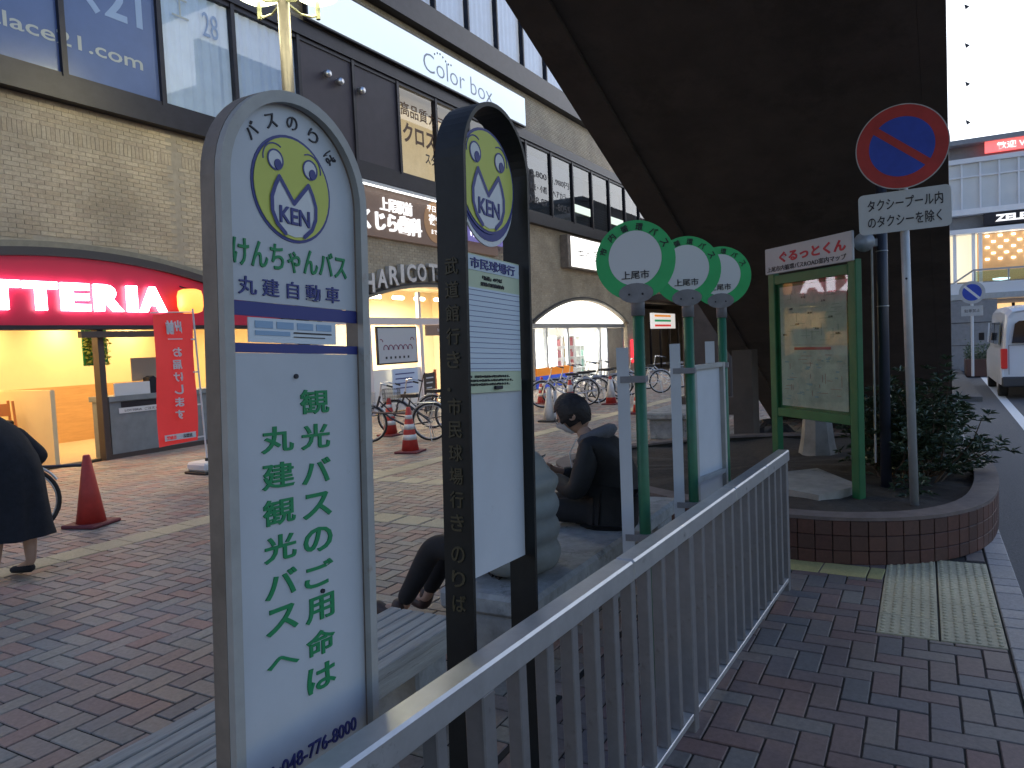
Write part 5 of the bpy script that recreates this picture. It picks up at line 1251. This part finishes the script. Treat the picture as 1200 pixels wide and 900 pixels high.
MB().box(6.27, 6.75, YB_-.001, YB_, .52, .60).build('label_strip', m_white, T, off=o_); text('出前館', m_banner, T, (6.30, YB_-.004, .535), XR, ZU, .14, .05, bold=.03, mirror=True, off=o_); text('加盟店', m_ink, T, (6.55, YB_-.004, .535), XR, ZU, .14, .05, mirror=True, off=o_)
for z in (.5, .95, 1.4, 1.85): MB().box(6.80, 6.925-(z*.03), 8.785, 8.795, z, z+.02).build('loop', m_white, T, off=o_)
t = thing('water_weight', 'white plastic water weight at the foot of the red banner', 'weight', (6.93, 8.79, 0)); MB().bbox(-.20, .20, -.20, .20, .035, .16, .03).build('tank', m_white, t); MB().bbox(-.22, .22, -.22, .22, 0, .034, .01).build('foot', m_rub, t); MB().tube((0, 0, .16), (0, 0, .2), .03).build('cap', m_rub, t)
# street lamp
T = thing('street_lamp', 'street lamp with round glowing glass saucers on a dark pole', 'street lamp', (8.32, 8.2, 0)); LX, LY = 8.32, 8.2
MB().tube((0, 0, 0), (0, 0, 7.6), .105, .085, n=20).build('pole', mat('lamp_pole', (.10, .09, .08), .5, metal=.3, var=.2, scale=9), T, smooth=True); MB().lathe([(.16, 0), (.16, .3), (.11, .36)], (0, 0, 0), 20).build('base', m_brownp, T)
m_arm = mat('lamp_arm', (.12, .13, .08), .45, metal=.4)
for k in range(4):
    a = R(-10+90*k); c_, s_ = math.cos(a), math.sin(a); cx, cy = .62*c_, .62*s_
    L = MB().lathe([(.05, .0), (.20, .02), (.31, .08), (.34, .15), (.31, .18), (.10, .20)], (cx, cy, 6.98), 28).build('lamp_glass', e_lamp, T, smooth=True)
    MB().ring((cx, cy, 7.11), (0, 0, 1), .345, .014, N=30, n=6).build('rim', m_arm, L); MB().tube((cx, cy, 6.72), (cx, cy, 6.99), .035, n=10).build('finial', m_arm, L)
    MB().path([(.08*c_, .08*s_, 6.78), (.3*c_, .3*s_, 6.70), (.5*c_, .5*s_, 6.72), (cx, cy, 6.78)], .018, 6).build('arm', m_arm, T); MB().path([(.08*c_, .08*s_, 6.95), (.25*c_, .25*s_, 7.05), (.4*c_, .4*s_, 7.14)], .016, 6).build('arm', m_arm, T)

for k in range(4):
    a = R(-10+90*k); L = bpy.data.lights.new('street_lamp_light', 'POINT'); L.energy = 15; L.color = (1, .86, .5); L.shadow_soft_size = .25
    o = bpy.data.objects.new('street_lamp_light', L); COL.objects.link(o); o.location = (LX+.62*math.cos(a), LY+.62*math.sin(a), 6.86)
# ================================================================== FAR SIDE: van, sign, building
m_vanw = mat('van_white', (.72, .74, .78), .35, var=.04, scale=2, coat=.5)
T = thing('van', 'white high roof van parked on the road, seen from behind', 'van', (21.9, -2.34, -.12)); hw = .86
secs = [(-2.32, .84, 1.0), (-2.30, .86, 1.0)]
def van_ring(x, hwb, hwt, z0, zt, zs):
    # half outline bottom->top, mirrored
    P = [(hwb, z0), (hwb+.01, z0+.35), (hwb, z0+.62), (hwt+.02, zs), (hwt-.03, zt-.14), (hwt-.12, zt-.03), (hwt-.35, zt)]
    return [(x, -y, z) for y, z in P]+[(x, y, z) for y, z in reversed(P)]
rs = [van_ring(-2.34, .80, .70, .42, 1.92, 1.15), van_ring(-2.38, .84, .76, .36, 1.95, 1.12), van_ring(-2.28, .86, .80, .32, 2.02, 1.1), van_ring(-1.2, .86, .80, .30, 2.08, 1.1), van_ring(.9, .86, .80, .30, 2.08, 1.1), van_ring(1.6, .86, .78, .30, 1.98, 1.1), van_ring(2.15, .84, .70, .32, 1.45, 1.0), van_ring(2.38, .80, .62, .36, .98, .8)]
b = MB(); vs = [p for r_ in rs for p in r_]; n_ = 14
fs = [(k*n_+i, k*n_+(i+1) % n_, (k+1)*n_+(i+1) % n_, (k+1)*n_+i) for k in range(len(rs)-1) for i in range(n_)]+[tuple(range(n_-1, -1, -1)), tuple((len(rs)-1)*n_+i for i in range(n_))]
b.add(vs, fs); b.build('body', m_vanw, T, smooth=False)
m_vglass = mat('van_glass', (.015, .018, .025), .08, coat=1)
P = [(-.66, 1.24), (.66, 1.24), (.60, 1.66), (.52, 1.72), (-.52, 1.72), (-.60, 1.66)]
MB().prism(P, lambda y, z: (-2.40, y, z), lambda y, z: (-2.36, y, z)).build('rear_window', m_vglass, T)
text('N', m_white, T, (-2.404, .18, 1.36), (0, -1, 0), ZU, .20, .13, bold=.03, shear=.3)
for y in (-1, 1):
    MB().bbox(-2.40, -2.20, y*.80-.06, y*.80+.06, .68, 1.12, .015).build('tail_light', mat('tail_red', (.35, .02, .02), .3, emit=(.5, .02, .02), es=.15) if y < 0 else bpy.data.materials['tail_red'], T)
    for s0 in ((-1.9, -.6), (-.5, .7), (.8, 1.5)): MB().prism([(s0[0], 1.2), (s0[1], 1.2), (s0[1]-.03, 1.7), (s0[0]+.03, 1.7)], lambda x, z: (x, y*(.855-(z-1.1)*.06), z), lambda x, z: (x, y*(.875-(z-1.1)*.06), z)).build('side_window', m_vglass, T)
    MB().box(1.35, 1.5, y*1.0-.06, y*1.0+.06, 1.25, 1.45).build('mirror', m_bikeb, T)
    for x in (-1.45, 1.55):
        w = MB().lathe([(.20, -.10), (.32, -.09), (.335, -.05), (.335, .05), (.32, .09), (.20, .10)], (x, y*.76, .335), 28, 'y').build('wheel', m_rub, T, smooth=False); MB().lathe([(.05, -.108), (.19, -.105), (.19, .105), (.05, .108)], (x, y*.76, .335), 20, 'y').build('rim', m_galv, w)
MB().bbox(-2.46, -2.25, -.85, .85, .28, .50, .03).build('bumper', mat('bumper_dark', (.05, .05, .055), .6), T); MB().box(-2.472, -2.465, -.17, .17, .36, .48).build('number_plate', m_white, T)
MB().box(-2.425, -2.39, -.25, .25, .86, .90).build('handle', m_chrome, T); MB().path([(-2.41, .0, 1.23), (-2.42, .3, 1.30)], .01, 6).build('wiper', m_bikeb, T)
MB().bbox(-2.42, -2.36, -.08, .08, 1.76, 1.80, .01).build('brake_lamp', bpy.data.materials['tail_red'], T); MB().box(-2.384, -2.378, -.45, -.1, .97, 1.01).build('badge', m_galv, T)
for (x0_, x1_) in ((-2.394, -2.39),): q = MB(); q.box(x0_, x1_, -.72, -.71, .55, 1.2); q.box(x0_, x1_, .71, .72, .55, 1.2); q.box(x0_, x1_, -.72, .72, 1.19, 1.20); q.build('door_seam', m_bikeb, T)
T = thing('no_parking_sign', 'small distant blue no parking sign with a pale plate beyond the bush', 'road sign', (26.3, -1.28, -.01)); MB().tube((0, 0, 0), (0, 0, 2.8), .04, n=12).build('pole', m_white, T)
MB().tube((-.05, 0, 2.52), (-.06, 0, 2.52), .34, n=36).build('disc_rim', m_galv, T); MB().tube((-.062, 0, 2.52), (-.066, 0, 2.52), .25, n=36).build('blue_field', m_sblue, T)
q = MB(); q.prism([(-.22, .17), (-.17, .22), (.22, -.17), (.17, -.22)], lambda u, v: (-.068, -u, 2.52+v), lambda u, v: (-.071, -u, 2.52+v)); q.build('bar', m_white, T); MB().box(-.05, -.04, -.28, .28, 1.82, 2.12).build('plate', m_galv, T)
text('駐車禁止', m_ink, T, (-.052, .2, 1.92), YL, ZU, .4, .1)
T = thing('far_building', 'glazed building across the road with a huge white billboard and a ZELE sign', 'building', (34, -8, 0)); o_ = (34, -8, 0); BX = 34.0
def fp(mb, n_, m, par=None): return mb.build(n_, m, par or T, off=o_)
m_gw = mat('grey_cladding', (.27, .28, .30), .6, var=.1); m_ww = mat('white_cladding', (.75, .77, .8), .5)
fp(MB().box(BX+.3, BX+14, -22, 9, -.1, 8.6), 'core', m_gw)
fp(MB().box(BX-.25, BX+13, -22, 9, 8.62, 24), 'billboard', e_bill)
q = MB()
for k in range(5): q.prism([(-1.54, 9.12+k*1.43), (-1.67, 9.2+k*1.43), (-1.5, 9.32+k*1.43)], lambda y, z: (BX-.33, y, z), lambda y, z: (BX-.262, y, z))
fp(q, 'bolt', m_ink)
fp(MB().box(BX-.3, BX+.28, -22, 9, 8.42, 8.60), 'cornice', m_gw)
o = fp(MB().box(BX-.15, BX-.02, -5.2, -2.12, 8.0, 8.42), 'red_sign', emis('red_sign', (1, .13, .12), .8, (.8, .3, .3))); text('歓迎 WELCOME', emis('pale_pr', (1, .8, .75), .9), o, (BX-.17, -2.5, 8.07), YL, ZU, 2.2, .27, off=(0, 0, 0), bold=.02)
# lettering child is in world units relative to the building origin
o.children[0].location = (-o_[0], -o_[1], -o_[2])
fp(MB().box(BX-.12, BX+.28, -22, 9, 7.72, 7.90), 'white_beam', m_ww); fp(MB().box(BX-.2, BX+.28, -22, 9, 5.75, 5.97), 'white_beam', m_ww)
m_pwin = mat('pale_window', (.60, .62, .64), .25, coat=.6, var=.08, scale=1)
ys = [8.4-.61*k for k in range(46)]
for y0_, y1_ in zip(ys[:-1], ys[1:]):
    w = fp(MB().box(BX-.08, BX+.2, y0_-.03, y0_+.03, 5.975, 7.715).box(BX-.07, BX+.1, y1_+.03, y0_-.03, 7.18, 7.23), 'window', m_ww); fp(MB().box(BX+.02, BX+.05, y1_+.03, y0_-.03, 5.975, 7.715), 'pane', m_pwin, w)
fp(MB().box(BX-.22, BX-.05, -7, -2.05, 5.27, 5.72), 'sign_board', m_dark)
text('ZELE', e_dl, T, (BX-.23, -2.42, 5.38), YL, ZU, 1.0, .26, bold=.05, off=o_)
fp(MB().box(BX-.3, BX+.28, -22, 9, 5.02, 5.20), 'white_beam', m_ww)
# lit upper floor
fp(MB().box(BX+.1, BX+.2, -1.85, 9, 3.2, 5.0), 'lit_wall', mat('lit_cream', (.7, .65, .5), .7, emit=(1, .85, .6), es=.55))
fp(MB().box(BX+.28, BX+.299, -22, -1.86, 3.2, 5.0), 'lit_wall', mat('lit_brown', (.4, .22, .1), .7, emit=(1, .5, .18), es=.28))
for y in (-.55, -1.1, -1.72, -1.95, -3.9, -6): fp(MB().box(BX-.1, BX+.05, y-.06, y+.06, 3.0, 5.015), 'white_post', m_ww)
for y0_, y1_ in ((-3.84, -2.01), (-5.94, -3.96)): fp(MB().box(BX-.02, BX-.01, y0_, y1_, 3.0, 5.01), 'pane', m_glass)
q = MB()
for k in range(9):
    for j in range(5): q.box(BX+.22, BX+.27, -2.25-k*.42-(j % 2)*.2, -2.13-k*.42-(j % 2)*.2, 4.0+j*.22, 4.05+j*.22)
fp(q, 'ceiling_lamps', e_down)
# pedestrian deck in front
t = thing('footbridge_deck', 'white raised walkway with a glass balustrade in front of the glazed building', 'walkway', (31.5, -6, 2.4)); o2 = (31.5, -6, 2.4); DX = 31
MB().box(DX, BX-.32, -22, -.4, 2.46, 3.0).build('deck', m_ww, t, off=o2); MB().box(DX-.12, DX-.002, -22, -.4, 2.42, 2.62).build('edge_beam', m_galv, t, off=o2)
MB().box(DX+.02, DX+.07, -22, -1.55, 3.42, 3.48).build('top_rail', m_galv, t, off=o2)
for k in range(12): y = -1.6-k*1.0; MB().box(DX+.02, DX+.07, y-.025, y+.025, 3.0, 3.418).build('post', m_galv, t, off=o2); MB().box(DX+.04, DX+.05, y-.97, y-.03, 3.03, 3.40).build('glass_panel', glass_mat('deck_glass', (.5, .65, .66), .5) if k == 0 else bpy.data.materials['deck_glass'], t, off=o2)
MB().tube((DX+.045, -1.56, 3.45), (DX+.3, -.9, 3.0), .03).build('stair_rail', m_galv, t, off=o2)
for y in (-2.5, -3.7): MB().lathe([(.0, 0), (.25, .03), (.28, .08), (.1, .1)], (DX+1.5, y, 3.1), 14).build('deck_lamp', e_tube, t, off=o2)
MB().box(30.9, 33, -2.25, -.2, -.1, 2.40).build('support_wall', mat('grey_tile', (.24, .25, .27), .7, var=.15), t, off=o2)
q = MB()
for z in (.8, 1.6): q.box(30.885, 30.899, -2.25, -.2, z, z+.02)
q.build('wall_joint', m_dark, t, off=o2)
fp(MB().box(BX+.2, BX+.29, -5.5, -2.3, .2, 2.3), 'lit_shop_window', mat('lit_shop', (.6, .45, .25), .7, emit=(1, .62, .28), es=.8, var=.5, scale=4))
for y in (-2.3, -3.0, -3.8): fp(MB().box(BX+.1, BX+.19, y-.05, y+.05, 0, 2.3), 'shop_post', m_dark)
t = thing('planter', 'low red brown planter wall with a dark hedge beyond the small road sign', 'planter', (28, -1.9, 0)); o2 = (28, -1.9, 0)
MB().bbox(27.5, 28.5, -3.0, -1.15, -.1, .45, .02).build('wall', m_rbrick, t, off=o2)
lv = MB()
for k in range(1500):
    c = Vector((random.uniform(27.5, 28.5), random.uniform(-3, -1.15), .45+abs(random.gauss(0, .2)))); a = random.uniform(0, 6.28); u_ = Vector((math.cos(a), math.sin(a), random.uniform(-.3, .8)))*.08; v_ = u_.orthogonal().normalized()*.03; lv.add([c, c+u_*.5+v_, c+u_, c+u_*.5-v_], [(0, 1, 2, 3)])
lv.build('hedge', bpy.data.materials['leaf'], t, off=o2)
t = thing('bollard', 'pale grey metal bollard standing just right of the stair edge in the distance', 'bollard', (17.6, -.32, -.01)); MB().lathe([(.09, 0), (.09, .95), (.07, 1.0)], (0, 0, 0), 14).build('shaft', m_galv, t, smooth=False); MB().lathe([(.095, .7), (.095, .8)], (0, 0, 0), 14).build('band', m_dark, t)
print('objects', len(bpy.data.objects), 'tris', sum(len(m.polygons) for m in bpy.data.meshes))
